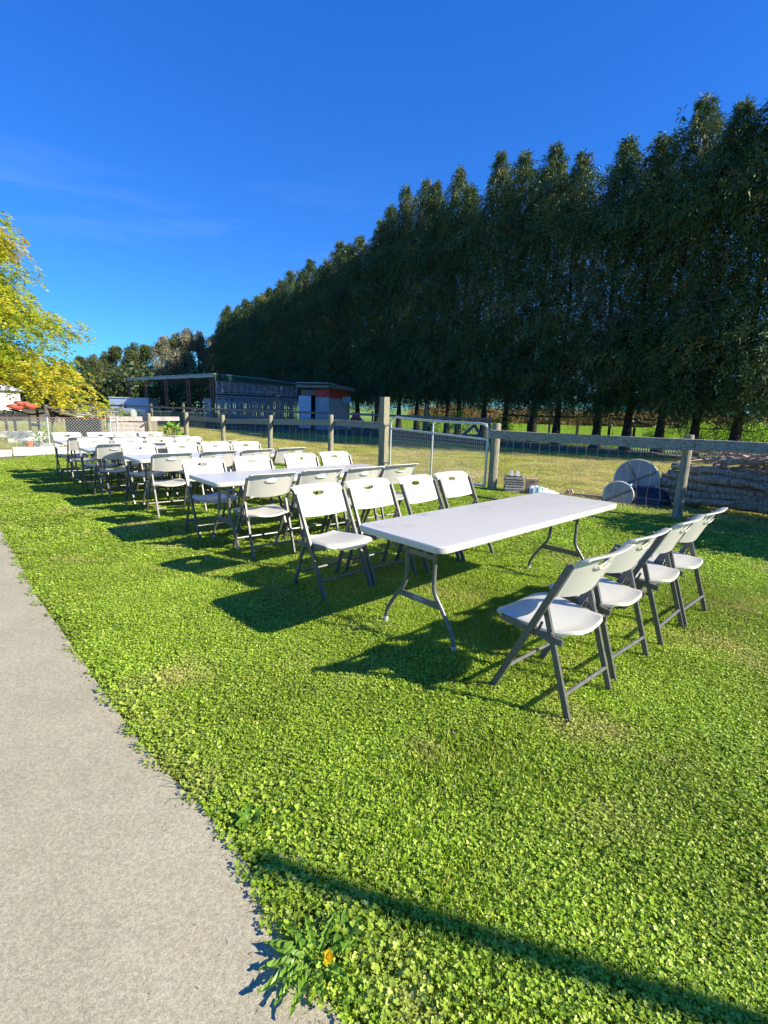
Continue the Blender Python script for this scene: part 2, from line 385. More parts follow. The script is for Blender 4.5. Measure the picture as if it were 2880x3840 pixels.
def scatter(name, label, protos, pts, label_cat):
    """one object: points with instances of the tufts, through geometry nodes"""
    col = bpy.data.collections.new(name+'_tufts')
    for p in protos: col.objects.link(p)
    me = bpy.data.meshes.new(name); n = len(pts)
    me.vertices.add(n); me.vertices.foreach_set('co', np.array([(p[0], p[1], p[2]) for p in pts], dtype=np.float32).ravel())
    for an, idx in (('rz', 3), ('sc', 4)):
        a = me.attributes.new(an, 'FLOAT', 'POINT'); a.data.foreach_set('value', np.array([p[idx] for p in pts], dtype=np.float32))
    a = me.attributes.new('pick', 'INT', 'POINT'); a.data.foreach_set('value', np.array([p[5] for p in pts], dtype=np.int32))
    o = link(bpy.data.objects.new(name, me)); o['kind'] = 'stuff'; o['label'] = label; o['category'] = label_cat
    ng = bpy.data.node_groups.new(name, 'GeometryNodeTree')
    ng.interface.new_socket('Geometry', in_out='INPUT', socket_type='NodeSocketGeometry'); ng.interface.new_socket('Geometry', in_out='OUTPUT', socket_type='NodeSocketGeometry')
    N, L = ng.nodes, ng.links
    gi = N.new('NodeGroupInput'); go = N.new('NodeGroupOutput'); ip = N.new('GeometryNodeInstanceOnPoints'); ci = N.new('GeometryNodeCollectionInfo')
    ci.inputs['Collection'].default_value = col; ci.inputs['Separate Children'].default_value = True; ci.inputs['Reset Children'].default_value = True
    ip.inputs['Pick Instance'].default_value = True
    def attr(nm, ty):
        x = N.new('GeometryNodeInputNamedAttribute'); x.data_type = ty; x.inputs['Name'].default_value = nm; return x.outputs[0]
    cx = N.new('ShaderNodeCombineXYZ'); L.new(attr('rz', 'FLOAT'), cx.inputs[2])
    L.new(gi.outputs[0], ip.inputs['Points']); L.new(ci.outputs[0], ip.inputs['Instance']); L.new(attr('pick', 'INT'), ip.inputs['Instance Index'])
    L.new(cx.outputs[0], ip.inputs['Rotation']); L.new(attr('sc', 'FLOAT'), ip.inputs['Scale'])
    L.new(ip.outputs[0], go.inputs[0])
    md = o.modifiers.new('tufts', 'NODES'); md.node_group = ng
    return o

# lawn: near tufts first, coarser ones farther off
near = [clover_patch('tuft_a%d' % i, .20, [1050, 1250, 620, 330][i], [380, 260, 800, 1150][i], [.0060, .0052, .0060, .0056][i], 20+i, M['clover'], [.045, .04, .05, .06][i]) for i in range(4)]
small = [clover_patch('tuft_b%d' % i, .075, 130, 60, .0072, 40+i, M['clover'], .045, zb=-.03) for i in range(2)]
mid = [clover_patch('tuft_c%d' % i, .42, [1300, 900][i], [600, 1000][i], .0105, 50+i, M['clover'], .045) for i in range(2)]
pts = []
def inframe(x, y, pad=.5): return abs(x) < .80*y + pad
y = .55
while y < 5.2:
    x = -.8*y-.6
    while x < .8*y+.6:
        px, py = x+rnd.uniform(-.07, .07), y+rnd.uniform(-.07, .07)
        d = edge_dist(px, py)
        if d > .17:
            g = noise.noise(Vector((px*.8, py*.8, 5))) + .6*noise.noise(Vector((px*2.3, py*2.3, 9)))
            bare = noise.noise(Vector((px*1.6+20, py*1.6, 1)))
            if bare > .50 and rnd.random() < .6: x += .135; continue
            k = 3 if g > .40 else 2 if g > .08 else rnd.choice((0, 1, 1, 2))
            pts.append((px, py, rnd.uniform(-.006, .004), rnd.random()*6.28, rnd.uniform(.85, 1.15), k))
        x += .135
    y += .135
i0 = len(near)
for i in range(len(fine)-1):
    (ax, ay), (bx, by) = fine[i], fine[i+1]; L_ = math.hypot(bx-ax, by-ay)
    if ay > 8 or ay < .2: continue
    for k in range(int(L_/.028)+1):
        t = rnd.random(); ex, ey = ax+(bx-ax)*t, ay+(by-ay)*t
        nxn, nyn = (by-ay)/L_, -(bx-ax)/L_
        if edge_dist(ex+nxn*.1, ey+nyn*.1) < 0: nxn, nyn = -nxn, -nyn
        o_ = rnd.choice((.035, .055, .09, .14, .19))+rnd.uniform(-.02, .02)
        if rnd.random() < .85: pts.append((ex+nxn*o_, ey+nyn*o_, .0, rnd.random()*6.28, rnd.uniform(.7, 1.2), i0+rnd.randrange(2)))
i1 = i0+2
y = 5.0
while y < 19:
    x = -.8*y-.8
    while x < min(.8*y+.8, 9):
        px, py = x+rnd.uniform(-.12, .12), y+rnd.uniform(-.12, .12)
        front = py < F1(px)+.1
        if edge_dist(px, py) > .35 and front and py < 13.9+(px+9.3)*.45:
            pts.append((px, py, 0, rnd.random()*6.28, rnd.uniform(.85, 1.15), i1+(noise.noise(Vector((px*.7, py*.7, 5))) > .08)))
        x += .26
    y += .26
scatter('lawn_grass', 'short bright green clover and grass of the sunny lawn', near+small+mid, pts, 'grass')

pad = [clover_patch('tuft_d%d' % i, .6, 700, 500, .0112, 60+i, M['dry'], .05, zb=-.045) for i in range(2)]
pts = []
y = 6
while y < 33:
    x = -20
    while x < 16:
        px, py = x+rnd.uniform(-.2, .2), y+rnd.uniform(-.2, .2)
        if inframe(px, py, 1) and ((px > -8.5 and py > F1(px)+.15) or (px <= -8.5 and py > 14.2+(px+9.3)*.45)) and py < F2(px)-.1:
            pts.append((px, py, 0, rnd.random()*6.28, rnd.uniform(.8, 1.2)*(1.25 if py > F2(px)-1 else 1), rnd.randrange(2)))
        x += .42
    y += .42
scatter('paddock_grass', 'dry yellowish grass of the paddock behind the wooden rail fence', pad, pts, 'grass')

fld = [clover_patch('tuft_e0', 1.2, 0, 1500, .02, 70, M['field'], .16, zb=-.05)]
pts = []
for i in range(3600):
    py = rnd.uniform(26, 62); px = rnd.uniform(-4, .82*py)
    if py > ROW(px)+2.5: pts.append((px, py, 0, rnd.random()*6.28, rnd.uniform(.8, 1.3), 0))
scatter('meadow_grass', 'bright green meadow seen beneath the tall conifers', fld, pts, 'grass')

rd = [clover_patch('tuft_f0', 2.0, 0, 900, .02, 71, M['reed'], 1.7, zb=0)]
pts = [(rnd.uniform(5, 75), rnd.uniform(64, 72), -.1, rnd.random()*6.28, rnd.uniform(.7, 1.25), 0) for i in range(330)]
scatter('tall_dry_grass', 'tall tan dry grass along the far edge of the meadow', rd, pts, 'tall grass')

# ------------------------------------------------------------------ folding chairs
def shell(nu, nv, fn, th, mask=None, snap=None):
    """double-sided moulded sheet: fn(u,v)->(x,y,z); u,v in 0..1"""
    P = [[Vector(fn(i/nu, j/nv)) for i in range(nu+1)] for j in range(nv+1)]
    if snap:
        for j in range(nv+1):
            for i in range(nu+1):
                q = snap(i/nu, j/nv)
                if q: P[j][i] = Vector(fn(*q))
    Nn = [[None]*(nu+1) for _ in range(nv+1)]
    for j in range(nv+1):
        for i in range(nu+1):
            a = P[j][min(i+1, nu)]-P[j][max(i-1, 0)]; b = P[min(j+1, nv)][i]-P[max(j-1, 0)][i]
            c = a.cross(b); Nn[j][i] = c.normalized() if c.length > 1e-9 else Vector((0, 0, 1))
    mb = MB(); W_ = nu+1
    for j in range(nv+1):
        for i in range(nu+1): mb.v.append(tuple(P[j][i]))
    off = len(mb.v)
    for j in range(nv+1):
        for i in range(nu+1): mb.v.append(tuple(P[j][i]-Nn[j][i]*th))
    keep = {}
    for j in range(nv):
        for i in range(nu):
            keep[(i, j)] = not (mask and mask((i+.5)/nu, (j+.5)/nv))
    for (i, j), k in keep.items():
        if not k: continue
        a, b, c, d = j*W_+i, j*W_+i+1, (j+1)*W_+i+1, (j+1)*W_+i
        mb.f.append((a, b, c, d)); mb.f.append((off+d, off+c, off+b, off+a))
        for (di, dj), (p, q) in (((0, -1), (a, b)), ((1, 0), (b, c)), ((0, 1), (c, d)), ((-1, 0), (d, a))):
            if not keep.get((i+di, j+dj), False): mb.f.append((q, p, off+p, off+q))
    used = sorted({i for f in mb.f for i in f}); mp_ = {o: n for n, o in enumerate(used)}
    mb.v = [mb.v[i] for i in used]; mb.f = [tuple(mp_[i] for i in f) for f in mb.f]
    return mb

def line_y(z): return .215 - .385*z/.80      # main frame tube in side view (front foot -> back top)
def back_fn(u, v):
    s = 2*u-1; z = .622 + .243*v
    z -= .022*(1-s*s)*(1-v)**1.5                # lower edge sags in the middle
    z -= .010*abs(s)**8*v                       # top corners eased
    y = line_y(z) - .012
    y -= .050*(1-s*s)*(1-.25*v)                 # concave towards the sitter
    top = max(0, (v-.80)/.20); y -= .042*top**1.7; z -= .014*top**3
    side = max(0, (abs(s)-.93)/.07); y += .012*side**1.5*(-1)
    x = s*(.243 + .008*v - .005*(1-v)); 
    return x, y, z
HU, HV, HA, HB = .5, .70, .130, .085
def hole(u, v): return ((u-HU)/HA)**2 + ((v-HV)/HB)**2 < 1
def hsnap(u, v):
    r = math.sqrt(((u-HU)/HA)**2 + ((v-HV)/HB)**2)
    if .70 < r < 1.32 and r > 0:
        return HU+(u-HU)/r, HV+(v-HV)/r
    return None
def seat_fn(u, v):
    s = 2*u-1; y = -.190 + .475*v                # v: rear -> front
    w = .208 + .030*min(1, v*1.6) - .050*max(0, (v-.90)/.10)**2 - .035*max(0, (.10-v)/.10)**2
    x = s*w
    z = .420 + .034*v
    z += .016*s*s*(1-.3*v) - .010*(1-s*s)
    z -= .030*max(0, (v-.78)/.22)**2            # waterfall front
    z -= .014*max(0, (abs(s)-.86)/.14)**2
    z += .014*max(0, (.14-v)/.14)
    y -= .018*s*s*(1 if v > .5 else -1)*abs(v-.5)*2
    return x, y, z

def make_chair():
    t = thing('folding_chair', 'x', 'chair')
    seat = shell(18, 18, seat_fn, .020).build('seat', M['plastic'], t, True)
    shell(32, 26, back_fn, .009, hole, hsnap).build('backrest', M['plastic'], t, True)
    # small slot lip on the rear of the backrest
    lip = MB(); ring = []
    for k in range(21):
        a = pi + pi*k/20; u = .5 + (HA+.012)*cos(a); v = HV + (HB+.012)*sin(a); p = Vector(back_fn(u, v)); ring.append(p+Vector((0, -.011, -.004)))
    lip.tube(ring, .0045, 6)
    lip.build('handle_lip', M['plastic'], t, True)
    for sx in (-1, 1):
        x = sx*.249
        tb = MB()
        tb.beam((x, line_y(-.03), -.03), (x, line_y(.805), .805), .019, .034)
        o = tb.build('front_leg', M['frame'], t)
        cp = MB().box((x, line_y(.0)+.004, -.018), (.022, .036, .03)); cp.build('foot_cap', M['dark'], o)
        tb = MB(); x2 = sx*.227
        tb.beam((x2, -.242, -.03), (x2, -.050, .555), .018, .030); o = tb.build('rear_leg', M['frame'], t)
        MB().box((x2, -.238, -.016), (.022, .036, .03)).build('foot_cap', M['dark'], o)
        br = MB()                                # hooked bracket under the seat
        br.beam((sx*.236, -.165, .396), (sx*.236, .20, .420), .016, .034)
        br.tube([(sx*.238, -.105, .43), (sx*.238, -.085, .405), (sx*.238, -.05, .40), (sx*.238, -.03, .425), (sx*.238, -.045, .47)], .008, 6)
        br.build('seat_bracket', M['frame'], t)
    MB().tube([(-.25, line_y(.14)+.0, .14), (.25, line_y(.14), .14)], .0105, 8).build('front_stretcher', M['tableleg'], t, True)
    MB().tube([(-.232, -.197, .125), (.232, -.197, .125)], .0105, 8).build('rear_stretcher', M['tableleg'], t, True)
    return t

TABLES = [(-.19, 3.34, .76), (-2.17, 5.5, .722), (-3.8, 7.26, .75), (-5.01, 8.26, .73), (-6.27, 9.55, .75)]
TL, TW = 2.444, .762
def tpos(t, e, n):
    x, y, a = TABLES[t]; return x + cos(a)*e + sin(a)*n, y + sin(a)*e - cos(a)*n

# e positions of each chair and how far its back stands from the table's left edge (n axis)
CH = {(0, 'L'): [(.38, -.968), (.94, -.965), (1.53, -.90), (2.10, -.91)],
      (0, 'R'): [(.345, 1.553), (.935, 1.54), (1.615, 1.55), (2.10, 1.565)],
      (1, 'R'): [(.46, 1.10), (1.08, 1.06), (1.62, 1.12), (2.22, 1.08)],
      (1, 'L'): [(.35, -.43), (1.0, -.48), (1.76, -.55), (2.38, -.60)],
      (2, 'R'): [(.34, 1.12), (1.01, 1.06), (1.62, 1.02), (2.24, .98)],
      (2, 'L'): [(.39, -.46), (1.06, -.50), (1.61, -.44), (2.16, -.43)],
      (3, 'R'): [(.34, .88), (.98, .86), (1.56, .84), (2.11, .82)],
      (3, 'L'): [(.33, -.44), (.87, -.40), (1.40, -.36), (1.95, -.42)],
      (4, 'R'): [(.33, 1.0), (.89, 1.02), (1.40, 1.05), (1.93, 1.03)],
      (4, 'L'): [(.33, -.40), (.92, -.36), (1.42, -.36), (1.88, -.30)]}
tname = ['the nearest table', 'the second nearest table', 'the middle table', 'the second farthest table', 'the farthest table']
pname = ['seat at the path end', 'second seat from the path end', 'second seat from the paddock end', 'seat at the paddock end']
look = {'L': 'facing the camera with its hand hole showing', 'R': 'seen from behind'}
chair0 = make_chair(); first = True
for (t, sd), lst in CH.items():
    for k, (e, nb) in enumerate(lst):
        c = chair0 if first else copy_tree(chair0); first = False
        # chair local origin: middle between feet; back top lies at local y -.265
        a = TABLES[t][2]
        if sd == 'L': n = nb + .23; rz = a - pi     # faces +n
        else: n = nb - .23; rz = a                   # faces -n
        x, y = tpos(t, e, n)
        j = rnd.uniform(-.05, .05)
        if (t, sd, k) in ((0, 'R', 0), (0, 'L', 0)): j = -.03 if sd == 'R' else .02
        c.location = (x, y, 0); c.rotation_euler = (0, 0, rz + j)
        side = 'left' if sd == 'L' else 'right'
        c['label'] = 'white folding chair on the %s side of %s, %s, %s' % (side, tname[t].replace('the ', '', 1) if False else tname[t], pname[k], look[sd])
        # keep labels within sixteen words
        words = ('white chair, %s side of %s, %s' % (side, tname[t], pname[k])).split()
        c['label'] = ' '.join(words[:16]) if len(words) > 16 else ' '.join(words)
        c['category'] = 'chair'; c['group'] = 'white folding chairs around the long tables'

# ------------------------------------------------------------------ folding tables
def rounded_rect(w, l, r, n=6):
    out = []
    for cx, cy, a0 in ((l/2-r, w/2-r, 0), (-l/2+r, w/2-r, pi/2), (-l/2+r, -w/2+r, pi), (l/2-r, -w/2+r, 3*pi/2)):
        for k in range(n+1):
            a = a0 + pi/2*k/n; out.append((cx+r*cos(a), cy+r*sin(a)))
    return out
def make_table():
    t = thing('folding_table', 'x', 'table')
    mb = MB(); rings = [(.018, .742), (.006, .741), (.0, .735), (.0, .704), (.003, .699), (.016, .6985), (.018, .72)]
    n = None
    for ins, z in rings:
        rr = rounded_rect(TW-2*ins, TL-2*ins, max(.05, .075-ins)); n = len(rr)
        mb.v += [(x, y, z) for x, y in rr]
    for j in range(len(rings)-1):
        for k in range(n): mb.f.append((j*n+k, (j+1)*n+k, (j+1)*n+(k+1) % n, j*n+(k+1) % n))
    mb.f.append(tuple(range(n))); e = (len(rings)-1)*n; mb.f.append(tuple(e+k for k in range(n))[::-1])
    mb.build('tabletop', M['tabletop'], t, True)
    for sx in (-1, 1):
        X = sx*(TL/2-.25)
        for sy in (-1, 1):
            o = MB().tube([(X, sy*.125, .715), (X, sy*.125, .40), (X, sy*.128, .36), (X, sy*.150, .315), (X, sy*.205, .245), (X, sy*.285, .125), (X, sy*.308, .075), (X, sy*.315, .02), (X, sy*.315, -.03)], .0145, 10).build('leg', M['tableleg'], t, True)
            MB().tube([(X, sy*.315, -.03), (X, sy*.315, .035)], .0175, 10).build('foot_cap', M['galv'], o, True)
        MB().box((X, 0, .262), (.012, .37, .045)).build('leg_plate', M['tableleg'], t)
        MB().box((X, 0, .575), (.010, .25, .03)).build('cross_brace', M['tableleg'], t)
        MB().tube([(X, 0, .575), (X-sx*.10, 0, .60), (X-sx*.42, 0, .705)], .008, 6).build('fold_strut', M['galv'], t, True)
        MB().tube([(X, -.30, .705), (X, .30, .705)], .012, 8).build('pivot_bar', M['tableleg'], t, True)
    for sy in (-1, 1):
        MB().beam((-TL/2+.06, sy*.30, .70), (TL/2-.06, sy*.30, .70), .02, .03).build('edge_rail', M['tableleg'], t)
    return t
tab0 = make_table(); NEARP = [c for c in tab0.children if c.name.startswith('leg_plate')][0]
tl = ['white plastic folding table closest to the camera, top bare and slightly stained', 'white folding table second from the camera, between two full rows of chairs',
      'middle white folding table of the five on the lawn', 'fourth white folding table, one before the farthest', 'farthest white folding table, nearest the chain-link fence and white boards']
for i, (x, y, a) in enumerate(TABLES):
    t = tab0 if i == 0 else copy_tree(tab0)
    cx, cy = tpos(i, TL/2, TW/2); t.location = (cx, cy, 0); t.rotation_euler = (0, 0, a)
    t['label'] = tl[i]; t['category'] = 'table'; t['group'] = 'long white folding tables on the lawn'

fc = bpy.data.curves.new('lettering', 'FONT'); fc.body = 'LIFETIME'; fc.size = .021; fc.align_x = 'CENTER'; fc.align_y = 'CENTER'; fc.extrude = .0006
fo = bpy.data.objects.new('lettering', fc); me_ = bpy.data.meshes.new_from_object(fo); bpy.data.objects.remove(fo); me_.materials.clear(); me_.materials.append(M['white'])
lt = share(me_, 'lettering', NEARP); Rl = Matrix(((0, 0, -1), (-1, 0, 0), (0, 1, 0))).to_4x4(); lt.matrix_local = Matrix.Translation((-(TL/2-.25)-.0072, 0, .262)) @ Rl
ov = MB(); ov.tube([(-(TL/2-.25)-.007, .062*cos(a)*(1 if abs(cos(a)) < .9 else .98), .262+.0155*sin(a)) for a in [2*pi*k/28 for k in range(29)]], .0011, 4, False); ov.build('oval_border', M['white'], NEARP)
# ------------------------------------------------------------------ front fence: posts, rails, wire
def round_post(mb, x, y, h, r, lean=(0, 0), n=12):
    pts = [(x, y, -.1), (x+lean[0]*.5, y+lean[1]*.5, h*.5), (x+lean[0], y+lean[1], h-.03), (x+lean[0], y+lean[1], h)]
    mb.tube(pts, [r*1.04, r, r*.97, r*.86], n)
DIR = Vector((-.71, .70, 0)).normalized(); SIDE = Vector((DIR.y, -DIR.x, 0))   # SIDE points away from camera side? fixed below
CAMSIDE = Vector((-.70, -.71, 0))
fr = thing('wooden_fence', 'weathered grey rail fence on round posts right of the gate, logs behind it', 'fence', (2.11, 9.88, 0))
def loc_(v, base): return (v[0]-base[0], v[1]-base[1], v[2])
B = (2.11, 9.88)
posts = [((2.11, 9.88), 1.29, .088), ((4.45, 7.56), 1.26, .066), ((6.75, 5.28), 1.28, .066)]
for i, (p, h, r) in enumerate(posts):
    mb = MB(); round_post(mb, p[0]-B[0], p[1]-B[1], h, r, (rnd.uniform(-.02, .02), 0)); mb.build('post', M['post'], fr, True)
rz_ = [(2.02, 9.86, 1.085), (3.0, 8.88, 1.095), (4.50, 7.42, 1.130), (6.8, 5.12, 1.16)]
for i in range(3):
    a = Vector(rz_[i]); b = Vector(rz_[i+1]); d = (b-a).normalized()
    a = a + CAMSIDE*.06; b = b + CAMSIDE*.06
    mb = MB(); nseg = 5
    for k in range(nseg):
        p, q = a+(b-a)*k/nseg, a+(b-a)*(k+1)/nseg
        mb.beam((p.x-B[0], p.y-B[1], p.z+rnd.uniform(-.003, .003)), (q.x-B[0], q.y-B[1], q.z), .045, .15, jit=.003) if False else None
    mb.beam((a.x-B[0]+d.x*.004, a.y-B[1]+d.y*.004, a.z), (b.x-B[0]-d.x*.004, b.y-B[1]-d.y*.004, b.z-.004), .042, .152, jit=.005)
    mb.build('rail', M['rail'], fr)
# page wire
def wire_panel(mb, a, b, z0, z1, dx, nz, r=.0015, wob=.01, base=(0, 0)):
    a = Vector((a[0]-base[0], a[1]-base[1], 0)); b = Vector((b[0]-base[0], b[1]-base[1], 0)); L = (b-a).length; n = max(2, int(L/dx))
    for j in range(nz):
        z = z0+(z1-z0)*j/(nz-1)
        mb.tube([a+(b-a)*i/8+Vector((rnd.uniform(-wob, wob), rnd.uniform(-wob, wob), z+rnd.uniform(-wob, wob))) for i in range(9)], r, 3, False)
    for i in range(n+1):
        p = a+(b-a)*i/n; k = 4
        mb.tube([p+Vector((rnd.uniform(-wob, wob)*1.6, rnd.uniform(-wob, wob)*1.6, z0+(z1-z0)*q/k)) for q in range(k+1)], r, 3, False)
mb = MB(); wire_panel(mb, (2.16, 9.83), (6.7, 5.34), .04, 1.02, .17, 6, .0015, .022, B)
w = mb.build('wire_mesh', M['wire'], fr); w['kind'] = 'stuff'

# tall square gate post
tp = MB().box((0, 0, .83), (.165, .165, 1.86)); 
o = tp.build('gate_post', M['post'], None, loc=(-.06, 12.02, 0), rz=radians(42)); tag(o, 'tall square wooden post at the left end of the metal gate', 'post')

# metal gate
gt = thing('metal_gate', 'galvanised pipe gate with rounded top corners and wire mesh infill', 'gate', (.10, 11.86, 0))
ga = Vector((.10, 11.86, 0)); gb = Vector((1.98, 9.98, 0)); gd = (gb-ga); GL = gd.length; gd.normalize()
def G(s, z): v = gd*s; return (v.x, v.y, z)
zl, zr = 1.315, 1.27
pts_ = [G(0, .06), G(0, zl-.16), G(.02, zl-.08), G(.07, zl-.02), G(.16, zl)] + [G(GL*k/8, zl+(zr-zl)*k/8-.02*sin(pi*k/8)) for k in range(1, 8)] + [G(GL-.16, zr), G(GL-.07, zr-.02), G(GL-.02, zr-.08), G(GL, zr-.16), G(GL, .05)]
MB().tube(pts_, .0245, 10).build('gate_frame', M['galv'], gt, True)
MB().tube([G(0, 1.06), G(GL, .965)], .021, 8).build('middle_bar', M['galv'], gt, True)
MB().tube([G(0, .07), G(GL, .055)], .021, 8).build('bottom_bar', M['galv'], gt, True)
MB().tube([G(GL*.475, zl-.04), G(GL*.475, .06)], .019, 8).build('upright', M['galv'], gt, True)
mb = MB()
for k in range(1, 52): mb.tube([G(GL*k/52, .07), G(GL*k/52, 1.04-.09*k/52)], .0014, 3, False)
for k in range(12): mb.tube([G(0, .08+.078*k), G(GL, .07+.075*k)], .0013, 3, False)
w = mb.build('wire_mesh', M['galv'], gt); w['kind'] = 'stuff'
for z in (.25, 1.12): MB().tube([(-.10, .08, z), (0, 0, z)], .018, 6).build('hinge', M['galv'], gt)
MB().tube([G(GL, .98), G(GL+.03, .92), G(GL+.05, .80)], .008, 5).build('latch_chain', M['galv'], gt)

# left part of the front fence
lf = thing('wooden_fence', 'wooden rail fence with four round posts left of the tall gate post', 'fence', (-1.45, 13.38, 0)); B = (-1.45, 13.38)
P4 = [(-1.45, 13.38, 1.30), (-3.51, 15.42, 1.20), (-5.56, 17.43, 1.115), (-7.61, 19.46, 1.125)]
for i, (x, y, h) in enumerate(P4):
    mb = MB(); round_post(mb, x-B[0], y-B[1], h, .072 if i < 3 else .085, (rnd.uniform(-.03, .03), 0)); mb.build('post', M['post'], lf, True)
prev = Vector((-.16, 12.10, 1.10))
for i, (x, y, h) in enumerate(P4):
    q = Vector((x, y, h-.20)) - CAMSIDE*.09; p = prev if i == 0 else prev
    d = (q-p).normalized()
    MB().beam((p.x-B[0], p.y-B[1], p.z), (q.x-B[0]-d.x*.006, q.y-B[1]-d.y*.006, q.z), .042, .155, jit=.004).build('rail', M['rail'], lf)
    prev = q
mb = MB(); wire_panel(mb, (-.16, 12.15), (-7.6, 19.5), .04, .95, .3, 6, .0018, .012, B)
w = mb.build('wire_mesh', M['wire'], lf); w['kind'] = 'stuff'

# short gate section of bleached boards, left of the fence corner
wg = thing('wooden_gate', 'bleached board gate panel with a dark diagonal brace, behind the far tables', 'gate', (-10.0, 18.1, 0)); B = (-10.0, 18.1)
def at(u, v, y):   # point on the pixel ray at distance y, for laying out far things at their real places
    a = (u-1440)/1900.3; b = (v-1920)/1900.3
    x = a*_cr+b*_sr; yy = -a*_sr+b*_cr
    r = (x, _c-yy*_s, -_s-yy*_c); t = y/r[1]; return Vector((r[0]*t, y, CAMH+r[2]*t))
g0 = at(408, 1600, 18.0); g1 = at(560, 1600, 18.3); g2 = at(690, 1600, 18.9)
for p, h in ((g0, 1.02), (g1, 1.08)):
    mb = MB(); round_post(mb, p.x-B[0], p.y-B[1], h, .07); mb.build('post', M['post'], wg, True)
MB().beam((g0.x-B[0]+.09, g0.y-B[1]-.09, .86), (g2.x-B[0]-.12, g2.y-B[1]-.09, .90), .04, .15, jit=.006).build('rail', M['bleached'], wg)
for k in range(5):
    z = .08+.135*k
    MB().beam((g0.x-B[0]+.12, g0.y-B[1], z+.06), (g1.x-B[0]-.12, g1.y-B[1], z+.06), .02, .125, jit=.004).build('board', M['bleached'], wg)
MB().beam((g1.x-B[0]-.9, g1.y-B[1]-.05, .15), (g1.x-B[0]-.06, g1.y-B[1]-.05, .74), .03, .07).build('brace', M['wood'], wg)

# chain-link fence
cl = thing('chain_link_fence', 'galvanised chain-link fence with a rusty top rail behind the white boards', 'fence', (-10.9, 14.9, 0)); B = (-10.9, 14.9)
ca = Vector((-13.4, 13.6, 0)); cb = at(440, 1600, 16.6); cb.z = 0
cz = lambda t: .86+.08*t
mb = MB(); L = (cb-ca).length; n = int(L/.11); dd = (cb-ca)/L; bo = Vector((B[0], B[1], 0))
H = .88
for s0 in np.arange(-H, L, .088):
    for sg in (0, 1):
        s1, s2 = (s0, s0+H) if sg == 0 else (s0+H, s0)
        # clip to the panel
        def pt(s, z): p = ca+dd*s-bo; return (p.x, p.y, z)
        lo, hi = 0.0, 1.0
        a_, b_ = s1, s2
        for (v0, v1) in ((a_, b_),):
            if v1 != v0:
                t0, t1 = (0-v0)/(v1-v0), (L-v0)/(v1-v0); t0, t1 = min(t0, t1), max(t0, t1); lo, hi = max(lo, t0), min(hi, t1)
        if hi-lo < .03: continue
        mb.tube([pt(a_+(b_-a_)*lo, .02+H*lo), pt(a_+(b_-a_)*hi, .02+H*hi)], .0042, 3, False)
w = mb.build('wire_mesh', M['galv'], cl); w['kind'] = 'stuff'
MB().tube([tuple(ca-bo+Vector((0, 0, .90))), tuple(cb-bo+Vector((0, 0, .93)))], .016, 6).build('top_rail', M['rust'], cl, True)
for k, t in enumerate((.33, .66, .965, 1.0)):
    p = ca+(cb-ca)*t-bo; MB().tube([(p.x, p.y, -.05), (p.x, p.y, .93 if k < 2 else 1.0)], .024, 8).build('steel_post', M['galv'], cl, True)

# white boards along the lawn edge
ws = [(at(-60, 1712, 13.0), at(44, 1706, 13.45), .16), (at(52, 1706, 13.5), at(212, 1702, 13.95), .23), (at(218, 1702, 13.98), at(330, 1700, 14.3), .22), (at(336, 1700, 14.33), at(452, 1699, 14.6), .21)]
wl_ = ['low white board edging the lawn at the left border of the photo', 'long white ribbed board edging the lawn in front of the orange pot', 'white board edging the lawn behind the farthest table', 'white board edging the lawn, rightmost, hidden among the far chairs']
for (a, b, h), lb in zip(ws, wl_):
    bo = Vector((a.x, a.y, 0)); t = thing('edging_board', lb, 'board', (a.x, a.y, 0), group='white boards along the lawn edge')
    d = (b-a); d.z = 0
    MB().beam((0, 0, h/2-.03), (d.x, d.y, h/2-.03), .06, h, jit=.004).build('panel', M['white'], t)
    n = 14
    mb = MB()
    for k in range(n):
        p = d*((k+.3)/n); q = d*((k+.85)/n); off = Vector((-d.y, d.x, 0)).normalized()*-.034
        off = Vector((d.y, -d.x, 0)).normalized()*.034
        mb.beam((p.x+off.x, p.y+off.y, h-.055), (q.x+off.x, q.y+off.y, .0), .006, .010)
    mb.build('rib', M['stone'], t)

# ------------------------------------------------------------------ second fence: rail + close slats
F2P = [(14.6, 16.6), (10.85, 19.24), (6.8, 20.6), (4.5, 22.5), (-.74, 26.6), (-7.4, 28.9), (-14.6, 31.9), (-22, 36)]
sf = thing('slatted_fence', 'green-grey upright slat fence with a high wooden rail, in the shade of the conifers', 'fence', (4.5, 22.5, 0)); B = (4.5, 22.5)
mbs = MB()
for i in range(len(F2P)-1):
    a, b = Vector((*F2P[i], 0)), Vector((*F2P[i+1], 0)); L = (b-a).length; d = (b-a)/L; n = max(1, round(L/2.7)); bo = Vector((*B, 0))
    nn = int(L/.085)
    for k in range(nn):
        p = a+d*(k+.5)*L/nn-bo; h = (.93 if i > 2 else .66)+rnd.uniform(-.02, .02)
        mbs.beam((p.x, p.y, -.04), (p.x+rnd.uniform(-.012, .012), p.y, h), .012, .045)
    for k in range(n):
        p = a+d*L*k/n-bo; q = a+d*L*(k+1)/n-bo
        if i < 3: continue
        hh = 1.36+rnd.uniform(-.05, .05)
        if i == 3 and k == 1: hh = 1.75
        MB().box((p.x, p.y+.06, hh/2), (.09, .09, hh)).build('post', M['wood'], sf)
        MB().beam((p.x+d.x*.01, p.y-.02+d.y*.01, 1.14), (q.x-d.x*.01, q.y-.02-d.y*.01, 1.14), .035, .11, jit=.006).build('rail', M['wood'], sf)
w = mbs.build('slats', M['slat'], sf); w['kind'] = 'stuff'

